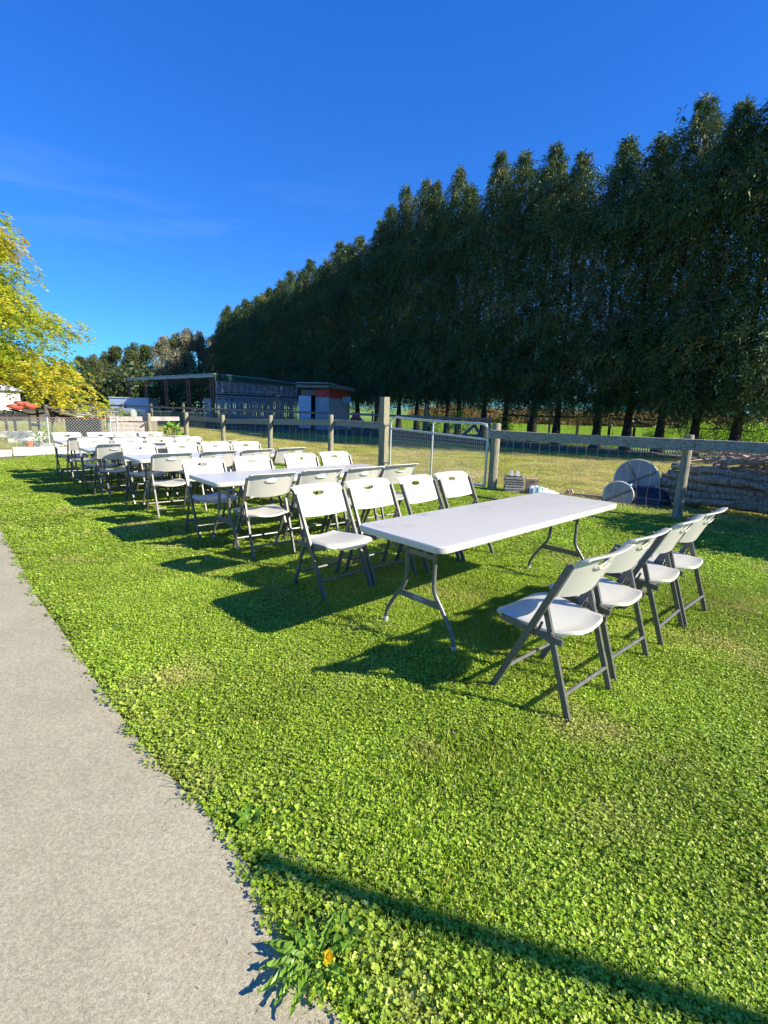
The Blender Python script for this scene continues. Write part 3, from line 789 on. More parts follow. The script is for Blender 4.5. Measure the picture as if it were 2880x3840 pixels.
# ------------------------------------------------------------------ conifer row
def conifer_mesh(seed, H=14., nl=190, ns=72, rad=1.75, zb=1.7, m=None, lscale=1.0, droop=1.0, lead=1):
    R = np.random.RandomState(seed); P, D, N, L, Wd, T = [], [], [], [], [], []
    limbs = []
    for i in range(nl):
        z0 = zb + (H-zb-.25)*(i+R.rand())/nl; t = (z0-zb)/(H-zb); a0 = i*2.4
        r = 1.12*rad*min(1, ((1-t)/.38)**1.0)*(1.0-.08*t)*(.55+.62*R.rand())*(1.0 if t > .10 else .85+1.5*t)
        r *= 1+.16*math.sin(5*t*pi+seed+a0)+.14*math.sin(13*t*pi+seed*2)
        r = max(r, .08)
        a = i*2.4+R.rand()*.9
        rise = .25+.5*t-.45*max(0, 1-t/.14)
        limbs.append((z0, a, r, rise))
        tl = np.clip(R.normal(.36, .12)+.12*t, 0, 1) if R.rand() > .06 else R.uniform(.75, 1)
        nb = max(4, int(ns/9*(r/rad)**.75*(2.1-1.25*min(1, t/.4) if t < .4 else 1.0 if t < .6 else 1.7)))
        for b in range(nb):                       # hanging branchlets, each a strand of small sprays
            s_ = R.rand()**.42 if b % 4 else R.uniform(.12, .5); ang = a+R.normal(0, .30)*(.35+s_*.65); rr = r*s_
            c0 = np.array([rr*cos(ang), rr*sin(ang), z0+r*rise*s_-.35*droop*s_*s_*r*.8+R.normal(0, .07)])
            n = R.randint(13, 21); q = np.linspace(0, 1, n)[:, None]; ln = R.uniform(.28, .62)*min(1, .28+r)
            o_ = np.array([cos(ang+R.normal(0, .5)), sin(ang+R.normal(0, .5)), 0])
            up_ = R.uniform(-.1, .40)+max(0, t-.85)*2.0
            cc = c0+o_*ln*q*.7+np.array([0, 0, 1.])*(up_*ln*q-1.15*droop*ln*q*q*(1-.6*max(0, (t-.7)/.3)))+R.normal(0, .045, (n, 3))
            P.append(cc); d = o_*.45+R.normal(0, .45, (n, 3)); d[:, 2] += -.95*droop*q[:, 0]+.25*max(0, t-.85)*4
            D.append(d); N.append(R.normal(size=(n, 3))); L.append(lscale*R.uniform(.10, .26, n)); Wd.append(lscale*R.uniform(.020, .046, n))
            T.append(np.clip(tl+R.normal(0, .06)+R.normal(0, .09, n), 0, 1))
    # leaders at the top
    for k in range(5):
        n = 70; ox, oy = R.normal(0, .26, 2)*(k > 0); hh = H-(2.4*R.rand()+.3)*(k > 0)
        s = R.rand(n); z = hh-1.6*s; rr = .05+.28*s
        a = R.rand(n)*2*pi
        P.append(np.stack([ox+rr*np.cos(a)*.6, oy+rr*np.sin(a)*.6, z], 1)); d = np.stack([np.cos(a)*.6, np.sin(a)*.6, R.uniform(-.5, 1.2, n)], 1)
        D.append(d); N.append(R.normal(size=(n, 3))); L.append(lscale*R.uniform(.10, .22, n)); Wd.append(lscale*R.uniform(.03, .06, n)); T.append(np.clip(R.normal(.5, .15, n), 0, 1))
    cat = np.concatenate
    crown = leaves_mesh('crown', cat(P), cat(D), cat(N), cat(L), cat(Wd), cat(T), m, .08)
    mb = MB()
    pts = [(.02*math.sin(z*1.3+seed)*z*.3, .02*math.cos(z*1.1+seed)*z*.3, z) for z in np.linspace(-.1, H-.4, 12)]
    rs = [max(.015, (.17 if p[2] < 2.2 else .12)*(1-(p[2]/H))**.85) for p in pts]; rs[0] = .32
    pts.insert(1, (0, 0, .22)); rs.insert(1, .225)
    mb.tube(pts, rs, 9)
    trunk = mb.mesh('trunk', M['bark'], True)
    lb = MB()
    for j in range(0, nl, 3):
        z0, a, r, rise = limbs[j]; rr = r*.85
        lb.tube([(.05*cos(a), .05*sin(a), z0-.15), (rr*.5*cos(a), rr*.5*sin(a), z0+rr*.5*rise), (rr*cos(a), rr*sin(a), z0+rr*rise-.2*rr)], [.03, .018, .006], 4, False)
    # bare dead branches low on the trunk
    for j in range(9):
        a = R.rand()*2*pi; z0 = R.uniform(1.2, 2.4); l = R.uniform(.5, 1.3)
        lb.tube([(.1*cos(a), .1*sin(a), z0), (l*.6*cos(a), l*.6*sin(a), z0-.02), (l*cos(a+.2), l*sin(a+.2), z0-.18)], [.022, .014, .005], 4, False)
    limb = lb.mesh('limbs', M['bark'])
    return crown, trunk, limb
CV = [conifer_mesh(s, 14, nl, ns, rad, zb, M['cedar'], 1.0, dr) for s, nl, ns, rad, zb, dr in
      ((3, 260, 105, 1.8, 2.4, 1.1), (8, 245, 105, 1.95, 2.5, 1.3), (14, 270, 98, 1.7, 2.35, 1.0), (21, 250, 105, 1.85, 2.55, 1.15), (29, 262, 100, 1.75, 2.45, 1.35))]
# distances of the trunks along the row, near end first, with the height of each
row = []
us = [2885, 2715, 2566, 2440, 2322, 2193, 2072, 1965, 1872, 1790, 1703, 1652, 1590, 1545, 1490, 1438]
for u in us: row.append(u)
def rowpt(u):
    k = (u-1440)/1900*1.015; d = 24.1/(k+.6); return k*d, d
tl_lab = ['dark conifer at the right border, its crown cut by the photo edge', 'thick-trunked dark conifer standing above the log pile, beside the right border one',
 'dark conifer whose trunk rises just above the right-hand fence post', 'dark conifer between the diagonal prop and the right-hand fence post',
 'dark conifer just right of the far metal gate across the meadow', 'dark conifer whose flared trunk stands before the left side of the far gate',
 'dark conifer with a wide flared base over the middle of the right-hand rail', 'dark conifer over the left part of the right-hand rail',
 'dark conifer directly behind the round post at the right end of the metal gate', 'dark conifer rising behind the grey trestle seen above the metal gate',
 'dark conifer behind the right half of the metal gate', 'dark conifer behind the central upright of the metal gate', 'dark conifer behind the left half of the metal gate',
 'dark conifer just right of the tall square post', 'dark conifer rising directly behind the tall square post', 'dark conifer just left of the tall square post']
def put_tree(meshes, name, label, cat, x, y, sc, sz, rz, group):
    t = thing(name, label, cat, (x, y, -.05), rz, group); t.scale = (sc, sc, sz)
    share(meshes[1], 'trunk', t); share(meshes[2], 'limbs', t); share(meshes[0], 'crown', t)
    return t
# silhouette of the row: top pixel heights of the photograph turned into metres
HT_U = [790, 850, 1000, 1150, 1300, 1450, 1560, 1700, 1800, 1900, 2000, 2120, 2250, 2330, 2440, 2560, 2700, 2790, 2885, 3300]
HT_V = [1260, 1160, 1060, 990, 900, 760, 700, 610, 640, 560, 530, 510, 560, 545, 430, 400, 370, 320, 250, 150]
def pix(x, y, z):
    z -= CAMH; d = y*_c-z*_s; v = -(z*_c+y*_s); return 1440+1900.3*(x*_cr-v*_sr)/d, 1920+1900.3*(x*_sr+v*_cr)/d
def row_height(x, y):
    lo, hi = 5., 24.
    for _ in range(30):
        m_ = (lo+hi)/2; u, v = pix(x, y, m_)
        if v > float(np.interp(u, HT_U, HT_V)): lo = m_
        else: hi = m_
    return lo
for i, u in enumerate(us):
    x, y = rowpt(u); h = row_height(x, y)*rnd.uniform(.95, 1.04)
    put_tree(CV[i % 5], 'conifer_tree', tl_lab[i], 'tree', x+rnd.uniform(-.15, .15), y+rnd.uniform(-.15, .3), rnd.uniform(1.02, 1.2), h/14, rnd.random()*6.28, 'conifers of the tall windbreak row')
y = rowpt(1438)[1]+1.7; k = 0
while y < 86:
    x = 24.1-.6*y; u = 1440+1900*(x/y)/1.015; h = row_height(x, y)*rnd.uniform(.93, 1.05)
    ords = ['next but one left of', 'third to the left of', 'fourth to the left of', 'fifth to the left of', 'sixth to the left of', 'seventh to the left of', 'eighth to the left of']
    if k < 7: lb = 'dark conifer of the row, %s the tall square post' % ords[k]
    elif k < 15: lb = 'dark conifer of the row behind the pallet wall, %s from the red hut side' % ['first', 'second', 'third', 'fourth', 'fifth', 'sixth', 'seventh', 'eighth'][k-7]
    else: lb = 'dark conifer at the far left end of the row where it steps down'
    put_tree(CV[k % 5], 'conifer_tree', lb, 'tree', x+rnd.uniform(-.3, .3), y, rnd.uniform(1.15, 1.4), h/14, rnd.random()*6.28, 'conifers of the tall windbreak row')
    y += 1.9+(y-40)*.012; k += 1

# ------------------------------------------------------------------ bushy far trees on the left
def bushy_mesh(seed, H=12., R_=3.2, n=7000, m=None, zb=.6, ll=(.22, .5), blobs=26):
    R = np.random.RandomState(seed); P, D, N, L, Wd, T = [], [], [], [], [], []
    for b in range(blobs):
        t = R.rand()**.8; z = zb+(H-zb)*(.10+.84*t); r = R_*(1-.75*t*t)*.72; a = R.rand()*2*pi; q = r*R.rand()**.5
        c = np.array([q*cos(a), q*sin(a), z]); br = R.uniform(.5, 1.15)*(R_/3.2)*(1-.4*t); k = n//blobs
        v = R.normal(size=(k, 3)); v /= np.linalg.norm(v, axis=1, keepdims=True); rr = br*R.rand(k)**.45
        p = c+v*rr[:, None]*np.array([1, 1, 1.25]); p[:, 2] = np.maximum(p[:, 2], .15)
        P.append(p); d = v*.8+R.normal(0, .5, (k, 3)); d[:, 2] += .1; D.append(d); N.append(R.normal(size=(k, 3)))
        L.append(R.uniform(*ll, k)); Wd.append(R.uniform(*ll, k)*.42); T.append(np.clip(R.uniform(.15, .8)+R.normal(0, .13, k), 0, 1))
    cat = np.concatenate; crown = leaves_mesh('crown', cat(P), cat(D), cat(N), cat(L), cat(Wd), cat(T), m, .1)
    mb = MB(); mb.tube([(0, 0, -.1), (.1, 0, H*.3), (0, .1, H*.6), (.05, 0, H*.95)], [.26, .2, .12, .02], 7)
    for j in range(16):
        a = R.rand()*2*pi; z0 = H*R.uniform(.15, .75); l = R_*R.uniform(.5, 1.0)*(1-z0/H*.6)
        mb.tube([(0, 0, z0), (l*.5*cos(a), l*.5*sin(a), z0+l*.35), (l*cos(a), l*sin(a), z0+l*.85)], [.08, .045, .015], 4, False)
    return crown, mb.mesh('trunk', M['bark'], True)
BV = [bushy_mesh(5, m=M['bush'], n=15000, blobs=75, ll=(.18, .4), R_=3.5), bushy_mesh(6, m=M['bush'], R_=3.1, n=14000, blobs=70, ll=(.18, .4)), bushy_mesh(7, m=M['silver'], n=9500, blobs=60, ll=(.18, .38)), bushy_mesh(9, m=M['silver'], R_=2.9, n=9000, blobs=55, ll=(.18, .38))]
far = [(345, 1322, 74, 0, 'rounded dark green tree beside the yellow tree, lowest of the far group'), (300, 1330, 76, 1, 'dark green far tree half hidden by the yellow tree'),
       (432, 1290, 76, 1, 'dark olive far tree left of the shed roof'), (492, 1278, 80, 0, 'olive far tree above the left end of the open shed'), (545, 1285, 84, 1, 'brownish olive far tree above the open shed'),
       (390, 1312, 84, 0, 'small dark far tree in the dip of the tree line'),
       (602, 1245, 80, 2, 'silvery grey-green far tree, left of the pale pair'), (655, 1240, 86, 0, 'darker green far tree between the pale silvery ones'), (690, 1218, 82, 3, 'tallest pale silvery far tree with bare twigs on top'),
       (742, 1226, 84, 2, 'pale yellowish far tree behind the highest part of the shed roof'), (785, 1252, 88, 3, 'pale far tree beside the left end of the dark conifer row'), (240, 1345, 80, 0, 'dark far tree behind the yellow tree near the white building'),
       (100, 1360, 84, 1, 'dark far tree hidden behind the middle of the yellow tree'), (-20, 1370, 84, 0, 'dark far tree behind the yellow tree at the left border'), (170, 1350, 86, 0, 'dark far tree behind the lower yellow branches'), (30, 1370, 90, 0, 'dark far tree behind the white building roof')]
for u, v, y, k, lb in far:
    p = at(u, v, y); t = thing('leafy_tree', lb, 'tree', (p.x, p.y, 0), rnd.random()*6.28, 'leafy trees at the far left')
    s = p.z/12.3; t.scale = (s*rnd.uniform(.95, 1.15),)*2+(s,)
    share(BV[k][1], 'trunk', t); share(BV[k][0], 'crown', t)
# dark understorey hedge below them
P_ = []; n = 9000
hx = RS.uniform(-72, -24, n); hy = 70+RS.uniform(-2.5, 2.5, n); hz = RS.rand(n)**.8*(5.0+1.2*np.sin(hx*.7))
hm = leaves_mesh('far_hedge', np.stack([hx, hy, hz], 1), RS.normal(size=(n, 3)), RS.normal(size=(n, 3)), RS.uniform(.4, .9, n), RS.uniform(.2, .45, n), np.clip(RS.normal(.2, .15, n), 0, 1), M['bush'])
o = share(hm, 'far_hedge'); tag(o, 'dark hedge running beneath the far trees behind the open shed', 'hedge')

# ------------------------------------------------------------------ yellow locust tree on the left
def locust():
    R = np.random.RandomState(77); P, D, N, L, Wd, T = [], [], [], [], [], []
    t = thing('locust_tree', 'yellow-green autumn tree with drooping feathery fronds at the left border', 'tree', (-15.6, 18.6, -.05))
    H = 8.9; br = MB(); mb = MB()
    mb.tube([(0, 0, -.1), (.1, 0, 1.6), (.0, .1, 3.2), (.1, 0, 5.5), (.2, 0, 7.8)], [.24, .19, .15, .09, .03], 9)
    mb.build('trunk', M['bark'], t, True)
    nb = 125
    for i in range(nb):
        z0 = 1.9+(H-2.6)*(i/nb)+R.uniform(-.2, .2); tt = (z0-1.9)/(H-1.9); a = i*2.399+R.uniform(-.3, .3)
        l = (4.5*(1-tt)**.95+.55)*R.uniform(.62, 1.05)
        if .40 < tt < .52: l *= .80
        up = .40+.5*tt+R.normal(0, .16); ks = 9; pts = []
        for k in range(ks):
            s = k/(ks-1); pts.append(Vector((l*s*cos(a+.25*s), l*s*sin(a+.25*s), z0+l*up*s-l*(.58-.25*tt)*s*s+R.normal(0, .03))))
        br.tube(pts, [.045*(1-.85*k/(ks-1)) for k in range(ks)], 4, False)
        base_t = np.clip(R.normal(.58, .20)+.14*(tt > .55), .05, 1)
        for k in range(2, ks):
            p = pts[k]; m_ = 13 if k < 5 else 19
            for q in range(m_):
                # side twig hanging outwards, carrying pinnate fronds
                aa = a+R.normal(0, 1.0); tw = R.uniform(.25, .7); e = p+Vector((cos(aa)*tw, sin(aa)*tw, R.uniform(-.42, .30)))
                dv = np.array([cos(aa), sin(aa), -.45+R.normal(0, .25)])
                fl = R.uniform(.16, .30); nleaf = 5
                tint = np.clip(base_t+R.normal(0, .13), 0, 1)
                for j in range(nleaf):
                    for sgn in (-1, 1):
                        s = (j+.5)/nleaf; pos = np.array(e)+dv*fl*s+np.array([0, 0, -.10*s*s])
                        sd = np.cross(dv, [0, 0, 1.])*sgn
                        P.append(pos); D.append(sd*1.0+dv*.45+R.normal(0, .25, 3)); N.append(dv+R.normal(0, .4, 3)); L.append(R.uniform(.09, .17)); Wd.append(R.uniform(.045, .075)); T.append(np.clip(tint+R.normal(0, .05), 0, 1))
    br.build('branches', M['bark'], t)
    A = np.array; me = leaves_mesh('crown', A(P), A(D), A(N), A(L), A(Wd), A(T), M['locust'], .1)
    share(me, 'crown', t)
locust()

# ------------------------------------------------------------------ open shed with pallet wall
C0, L0, Rr = Vector((-11.9, 36, 0)), Vector((-23.4, 47.0, 0)), Vector((-7.2, 42.4, 0))
sh = thing('open_shed', 'long open-fronted shed with rusty lattice posts and a side wall of pallets', 'shed', tuple(C0)); bo = C0
def lp(v, z=0): q = v-bo; return Vector((q.x, q.y, z))
fd = (L0-C0).normalized(); FLn = (L0-C0).length; sdv = (Rr-C0).normalized(); SLn = (Rr-C0).length
ZE = 3.45
for t_ in (0.02, .245, .49, .74, .985):
    p = lp(C0+fd*FLn*t_); q = p+fd*.42; mb = MB()
    for e in (p, q): mb.beam((e.x, e.y, 0), (e.x, e.y, ZE-.1), .085, .085)
    zz = .2; k = 0
    while zz < ZE-.6:
        a_, b_ = (p, q) if k % 2 == 0 else (q, p); mb.beam((a_.x, a_.y, zz), (b_.x, b_.y, zz+.55), .025, .025)
        mb.beam((p.x, p.y, zz), (q.x, q.y, zz), .025, .025); zz += .62; k += 1
    mb.build('lattice_post', M['rust'], sh)
    p2 = p+sdv*SLn*.92; mb = MB().beam((p2.x, p2.y, 0), (p2.x, p2.y, ZE-.35), .09, .09); mb.build('rear_post', M['rust'], sh)
# roof: wavy sheet, front edge
mb = MB(); nu, nv = 60, 8
for j in range(nv+1):
    for i in range(nu+1):
        s = i/nu; r = j/nv; p = lp(C0+fd*(FLn+.5)*s-fd*.15+sdv*(SLn+.3)*r-sdv*.2)
        zz = ZE+.03-.09*(s > .55)*(s-.55)-.30*r+.012*math.sin(i*1.7)*(r < .1)+.05*math.sin(r*pi)
        mb.v.append((p.x, p.y, zz))
b2 = len(mb.v); mb.v += [(x, y, z-.05) for x, y, z in mb.v[:]]
for j in range(nv):
    for i in range(nu):
        a_ = j*(nu+1)+i; q = (a_, a_+1, a_+nu+2, a_+nu+1); mb.f.append(q); mb.f.append(tuple(b2+k for k in q[::-1]))
for i in range(nu): mb.f.append((i, b2+i, b2+i+1, i+1))
for j in range(nv): a_ = j*(nu+1); c_ = a_+nu+1; mb.f.append((a_, c_, b2+c_, b2+a_))
mb.build('roof', M['roofm'], sh)
# drooping sheet below the front eave
mb = MB(); n = 40
for i in range(n+1):
    p = lp(C0+fd*FLn*i/n-sdv*.12); mb.v.append((p.x, p.y, ZE-.02)); mb.v.append((p.x, p.y+.02*math.sin(i*2.1), ZE-.20-.03*abs(math.sin(i*.35))-.012*math.sin(i*1.3)))
mb.f = [(2*i, 2*i+1, 2*i+3, 2*i+2) for i in range(n)]; mb.build('eave_sheet', M['roofm'], sh)
mb = MB(); a_ = lp(C0-sdv*.15); b_ = lp(Rr+sdv*.2); off = Vector((.10, -.07, 0))
mb.beam((a_.x+off.x, a_.y+off.y, ZE-.20), (b_.x+off.x, b_.y+off.y, ZE-.24), .04, .42, jit=.01); mb.build('side_fascia', M['greens'], sh)
mb = MB().beam(tuple(lp(C0+fd*.3+sdv*SLn, ZE-.5)), tuple(lp(L0+sdv*SLn, ZE-.5)), .08, .14); mb.build('rear_beam', M['wood'], sh)
for z in (1.0, 1.6): MB().beam(tuple(lp(C0+fd*.6+sdv*1.2, z)), tuple(lp(C0+fd*4.2+sdv*1.2, z)), .05, .13).build('inner_rail', M['palletw'], sh)
for k in range(11):
    s = .12+.075*k; p = lp(C0+fd*FLn*s+sdv*(3+rnd.uniform(-1, 3))); h = rnd.uniform(.7, 1.35)
    MB().beam((p.x, p.y, 0), (p.x+rnd.uniform(-.15, .15), p.y, h), .08, .08).build('timber', M['bleached'] if k % 3 else M['palletw'], sh)
# pallets, each one a part
def pallet_mesh(horiz):
    mb = MB(); n = 7
    for k in range(n):
        if horiz: mb.box((0, 0, -.45+.9*k/(n-1)), (1.08, .022, .085), jit=.004)
        else: mb.box((-.49+.98*k/(n-1), 0, 0), (.085, .022, .98), jit=.004)
    for k in (-1, 0, 1):
        if horiz: mb.box((k*.49, .05, 0), (.09, .08, .98))
        else: mb.box((0, .05, k*.43), (1.08, .08, .09))
    return mb.mesh('pallet', M['palletw'])
PH, PV = pallet_mesh(True), pallet_mesh(False)
ang = math.atan2(sdv.y, sdv.x)
for r_ in range(3):
    for c_ in range(7):
        p = lp(C0+sdv*(.58+1.10*c_)); o = share(PH if r_ == 2 or c_ == 0 and r_ == 1 else PV, 'pallet', sh, (p.x+rnd.uniform(-.02, .02), p.y-.02, .52+1.03*r_ if r_ < 2 else 2.60), (rnd.uniform(-.02, .02), rnd.uniform(-.025, .025), ang))
        if r_ == 2: o.scale = (1, 1, .92)
p = lp(C0-Vector((.55, .25, 0))); share(PH, 'pallet', sh, (p.x, p.y, 1.15), (0, 0, ang-1.5)).scale = (.62, 1, 1.25)
p = lp(C0+fd*1.0-sdv*.2)
# trampoline-like bench and plank lean against pallets
MB().beam(tuple(lp(C0+sdv*1.6-Vector((-.3, .3, 0)), 2.35)), tuple(lp(C0+sdv*5.4-Vector((-.3, .3, 0)), 2.42)), .03, .06).build('wall_pole', M['palletw'], sh)
MB().beam(tuple(lp(C0+sdv*2.6-Vector((-.4, .4, 0)), 1.1)), tuple(lp(C0+sdv*5.8-Vector((-.3, .3, 0)), 2.3)), .04, .06).build('wall_brace', M['palletw'], sh)

# small red hut
hc = at(1233, 1600, 33.0); hc.z = 0; hl = at(1130, 1600, 33.6); hl.z = 0; hr = at(1304, 1600, 36.0); hr.z = 0
hut = thing('red_hut', 'small hut with red upper boards, grey sheet walls and an open pale door', 'hut', tuple(hc)); bo = hc
def wallq(name, a, b, z0, z1, m, th=.04, lift=0.0):
    n = Vector((b.y-a.y, a.x-b.x, 0)).normalized()
    if n.y > 0: n = -n
    a_, b_ = lp(a)+n*lift, lp(b)+n*lift
    return MB().beam((a_.x, a_.y, (z0+z1)/2), (b_.x, b_.y, (z0+z1)/2), th, z1-z0).build(name, m, hut)
op0 = hl+(hc-hl)*.0; op1 = hl+(hc-hl)*.52
wallq('front_wall', op1, hc, 0, 2.05, M['sheet']); wallq('front_red_board', op1, hc, 2.06, 2.52, M['red'])
wallq('lintel', op0, op1, 2.16, 2.5, M['wood']); wallq('side_wall', hc, hr, 0, 2.0, M['sheet']); wallq('side_red_board', hc, hr, 2.01, 2.6, M['red'])
wallq('rear_wall', hl+Vector((1.2, 2.6, 0)), hr+Vector((.1, .1, 0)), 0, 2.4, M['wood'])
wallq('left_wall', hl, hl+Vector((1.1, 2.6, 0)), 0, 2.4, M['wood'])
dr = thing('x', 'x', 'x'); bpy.data.objects.remove(dr)
d0 = hl-Vector((.12, .25, 0)); d1 = d0+Vector((.80, -.10, 0)); dpart = wallq('door', d0, d1, .08, 2.12, M['blue'], .045, .0)
a_ = lp(d0); MB().box((a_.x+.09, a_.y-.07, 1.0), (.04, .05, .10)).build('door_handle', M['dark'], dpart)
mb = MB(); nn = 26; A_ = lp(hl-Vector((.25, .45, 0))); B_ = lp(hc+Vector((.0, -.45, 0))); Cc = lp(hr+Vector((.45, 0, 0)))
for i in range(nn+1):                      # corrugated roof with a hipped right edge
    s = i/nn; f_ = A_+(B_-A_)*s; r_ = f_+(Cc-B_); w_ = .025*(i % 2)
    mb.v += [(f_.x, f_.y, 2.93+w_), (r_.x, r_.y, 2.72+w_), (f_.x, f_.y, 2.88+w_), (r_.x, r_.y, 2.67+w_)]
for i in range(nn):
    k = 4*i; mb.f += [(k, k+4, k+5, k+1), (k+2, k+3, k+7, k+6), (k, k+2, k+6, k+4), (k+1, k+5, k+7, k+3)]
mb.f += [(0, 1, 3, 2), (4*nn, 4*nn+2, 4*nn+3, 4*nn+1)]
mb.build('roof', M['roofm'], hut)
MB().beam((A_.x, A_.y+.05, 2.70), (B_.x, B_.y+.05, 2.70), .05, .18).build('eave_board', M['wood'], hut)
MB().beam((B_.x, B_.y, 2.72), (Cc.x, Cc.y, 2.60), .05, .16).build('eave_board', M['wood'], hut)
bx = lp(hc+(hr-hc)*.72)+Vector((.25, -.12, 0)); MB().box((bx.x, bx.y, 1.95), (.55, .2, .42)).build('wall_box', M['sheet'], hut)

# ------------------------------------------------------------------ logs, branches and discs at the right
def log_thing(a, b, r, label, wob=.02, m='bark2', name='log', group='logs stacked behind the right-hand fence'):
    a, b = Vector(a), Vector(b); d = b-a; t = thing(name, label, 'log', (a.x, a.y, a.z), 0, group)
    pts = []; rs = []; n = 9
    for k in range(n):
        s = k/(n-1); pts.append(d*s+Vector((rnd.uniform(-wob, wob), rnd.uniform(-wob, wob), rnd.uniform(-wob, wob)*.7))*(0 < k < n-1)); rs.append(r*(1.05-.25*s)*rnd.uniform(.93, 1.07))
    MB().tube(pts, rs, 10, False).build('bark', M[m], t, True)
    dd = d.normalized()
    MB().disc(tuple(pts[0]), rs[0]*.985, .008, dd, 10).build('cut_end', M['cut'], t)
    MB().disc(tuple(pts[-1]), rs[-1]*.985, .008, dd, 10).build('cut_end', M['cut'], t)
    return t
LD = Vector((.735, -.68, 0)).normalized(); BK = Vector((.68, .735, 0))
def LP(s, b, z): v = Vector((4.86, 9.0, 0))+LD*s+BK*b; return (v.x, v.y, z)
LG = [(-.30, 3.2, -.02, .075, .08, .07, 'long low log at the very bottom front of the pile, poking out left'),
      (.10, 3.3, .14, .09, .10, .09, 'bottom-row log lying second from the front in the pile'),
      (.45, 3.4, .32, .09, .09, .09, 'bottom-row log third from the front, mostly hidden'),
      (-.05, 3.0, .02, .23, .23, .075, 'second-layer log at the front of the pile, grey bark'),
      (.20, 3.3, .22, .27, .25, .085, 'second-layer log behind the front one, slightly tilted'),
      (.05, 3.3, -.02, .375, .34, .08, 'third-layer front log running behind the round fence post'),
      (.30, 3.2, .18, .41, .40, .085, 'third-layer log with a broken left end'),
      (.15, 3.4, .04, .52, .43, .085, 'long straight log high on the front of the pile, sloping right'),
      (.45, 3.1, .24, .56, .50, .07, 'upper log behind the long straight one'),
      (.20, 1.9, .06, .66, .60, .075, 'short pale log on top of the left end of the pile'),
      (1.15, 3.3, .20, .70, .72, .10, 'thick dark log on top of the pile with a pale cut end'),
      (.75, 3.5, .36, .67, .80, .08, 'crooked dark log at the top rear of the pile'),
      (1.55, 3.6, -.05, .60, .56, .07, 'thin grey log lying across the right front of the pile'),
      (-.02, 2.6, .36, .45, .60, .06, 'thin log at the rear left of the pile'),
      (.55, 2.4, -.08, .10, .30, .045, 'thin slanting log leaning against the lower front of the pile'),
      (1.2, 3.0, -.07, .52, .20, .05, 'thin log slanting down to the right across the front of the pile'),
      (.9, 2.6, .05, .80, .92, .05, 'thin pale pole rising to the right on top of the pile'),
      (2.0, 3.7, .1, .86, .74, .06, 'knotty grey log high at the right edge of the pile')]
for k, (s0, s1, b_, z0, z1, r, lb) in enumerate(LG): log_thing(LP(s0, b_, z0), LP(s1, b_+rnd.uniform(-.16, .16), z1+rnd.uniform(-.05, .07)), r*rnd.uniform(.68, 1.08), lb, .045, 'bark2' if k % 2 else 'bark3')
log_thing(LP(1.62, -.10, .50), LP(2.15, .05, .78), .055, 'short forked stub with a pale round cut end sticking out of the pile', .005)
# tangle of pale branches
mb = MB()
for k in range(170):
    s = rnd.uniform(.5, 3.9); b_ = rnd.uniform(.0, .5); z = rnd.uniform(.76, 1.0); p = Vector(LP(s, b_, z)); a = rnd.gauss(0, .5)+math.atan2(LD.y, LD.x)+(pi if rnd.random() < .5 else 0)
    l = rnd.uniform(.3, 1.1); pts = [p]; 
    for q in range(4):
        p = p+Vector((cos(a)*l/4, sin(a)*l/4, rnd.uniform(-.06, .06))); a += rnd.gauss(0, .25); pts.append(p)
    mb.tube([tuple(q-Vector(LP(1.8, .2, 0))) for q in pts], [.012, .010, .008, .006, .003] if k % 4 else [.02, .018, .015, .012, .008], 4, False)
o = mb.build('branch_heap', M['twig'], None, loc=LP(1.8, .2, 0)); tag(o, 'tangle of pale thin branches heaped on top of the log pile', 'branches', kind='stuff')
n = 1100; s = RS.uniform(1.6, 3.8, n); b_ = RS.uniform(0, .5, n); z = RS.uniform(.82, 1.02, n)
Pp = np.stack([4.86+LD.x*s+BK.x*b_, 9.0+LD.y*s+BK.y*b_, z], 1)
o = share(leaves_mesh('dead_leaves', Pp, rvec(n), rvec(n), RS.uniform(.03, .07, n), RS.uniform(.02, .04, n), RS.rand(n), M['rustleaf']), 'dead_leaves')
tag(o, 'rust-brown dead leaves clinging to the branches over the log pile', 'leaves', kind='stuff')

def disc_thing(name, label, c, r, axis, m, ribs=3, cat='disc', rim=True, th=.05):
    ax = Vector(axis).normalized(); t = thing(name, label, cat, tuple(c))
    MB().disc((0, 0, 0), r, th, ax, 40).build('face', m, t, False)
    sd = ax.cross(Vector((0, 0, 1))).normalized(); up = sd.cross(ax)
    if rim:
        MB().tube([tuple((sd*cos(2*pi*k/40)+up*sin(2*pi*k/40))*(r+.004)-ax*0) for k in range(41)], .020, 6, False).build('rim', M['rim'], t, True)
    for k in range(ribs):
        a = .5+k*2*pi/ribs; e = (sd*cos(a)+up*sin(a))*r*.95; f = -ax*(th/2+.01)*(-1 if (ax.y < 0) else 1)
        MB().beam(tuple(f), tuple(e+f), .02, .03).build('rib', M['tableleg'], t)
    return t
toward = Vector((.42, .90, .10))
c = at(2386, 1800, 9.15); disc_thing('large_disc', 'large round grey disc with crossed ribs leaning left of the log pile', (c.x, c.y, c.z), .36, Vector((.50, .84, -.20)), M['disc'], 4)
c = at(2318, 1858, 8.86); disc_thing('small_disc', 'smaller round grey reel end leaning before the large disc', (c.x, c.y, c.z), .235, Vector((.40, .90, -.16)), M['disc'], 2)
c = at(2424, 1890, 8.8); 
mb = MB(); R_ = .385; nn = 24                       # half-buried dark dish
for j in range(7):
    for i in range(nn+1):
        a = pi*i/nn; q = j/6; r = R_*q; dz = .16*(1-q*q); mb.v.append((r*cos(a), -dz*.9, r*sin(a)*.92))
for j in range(6):
    for i in range(nn): a_ = j*(nn+1)+i; mb.f.append((a_, a_+1, a_+nn+2, a_+nn+1))
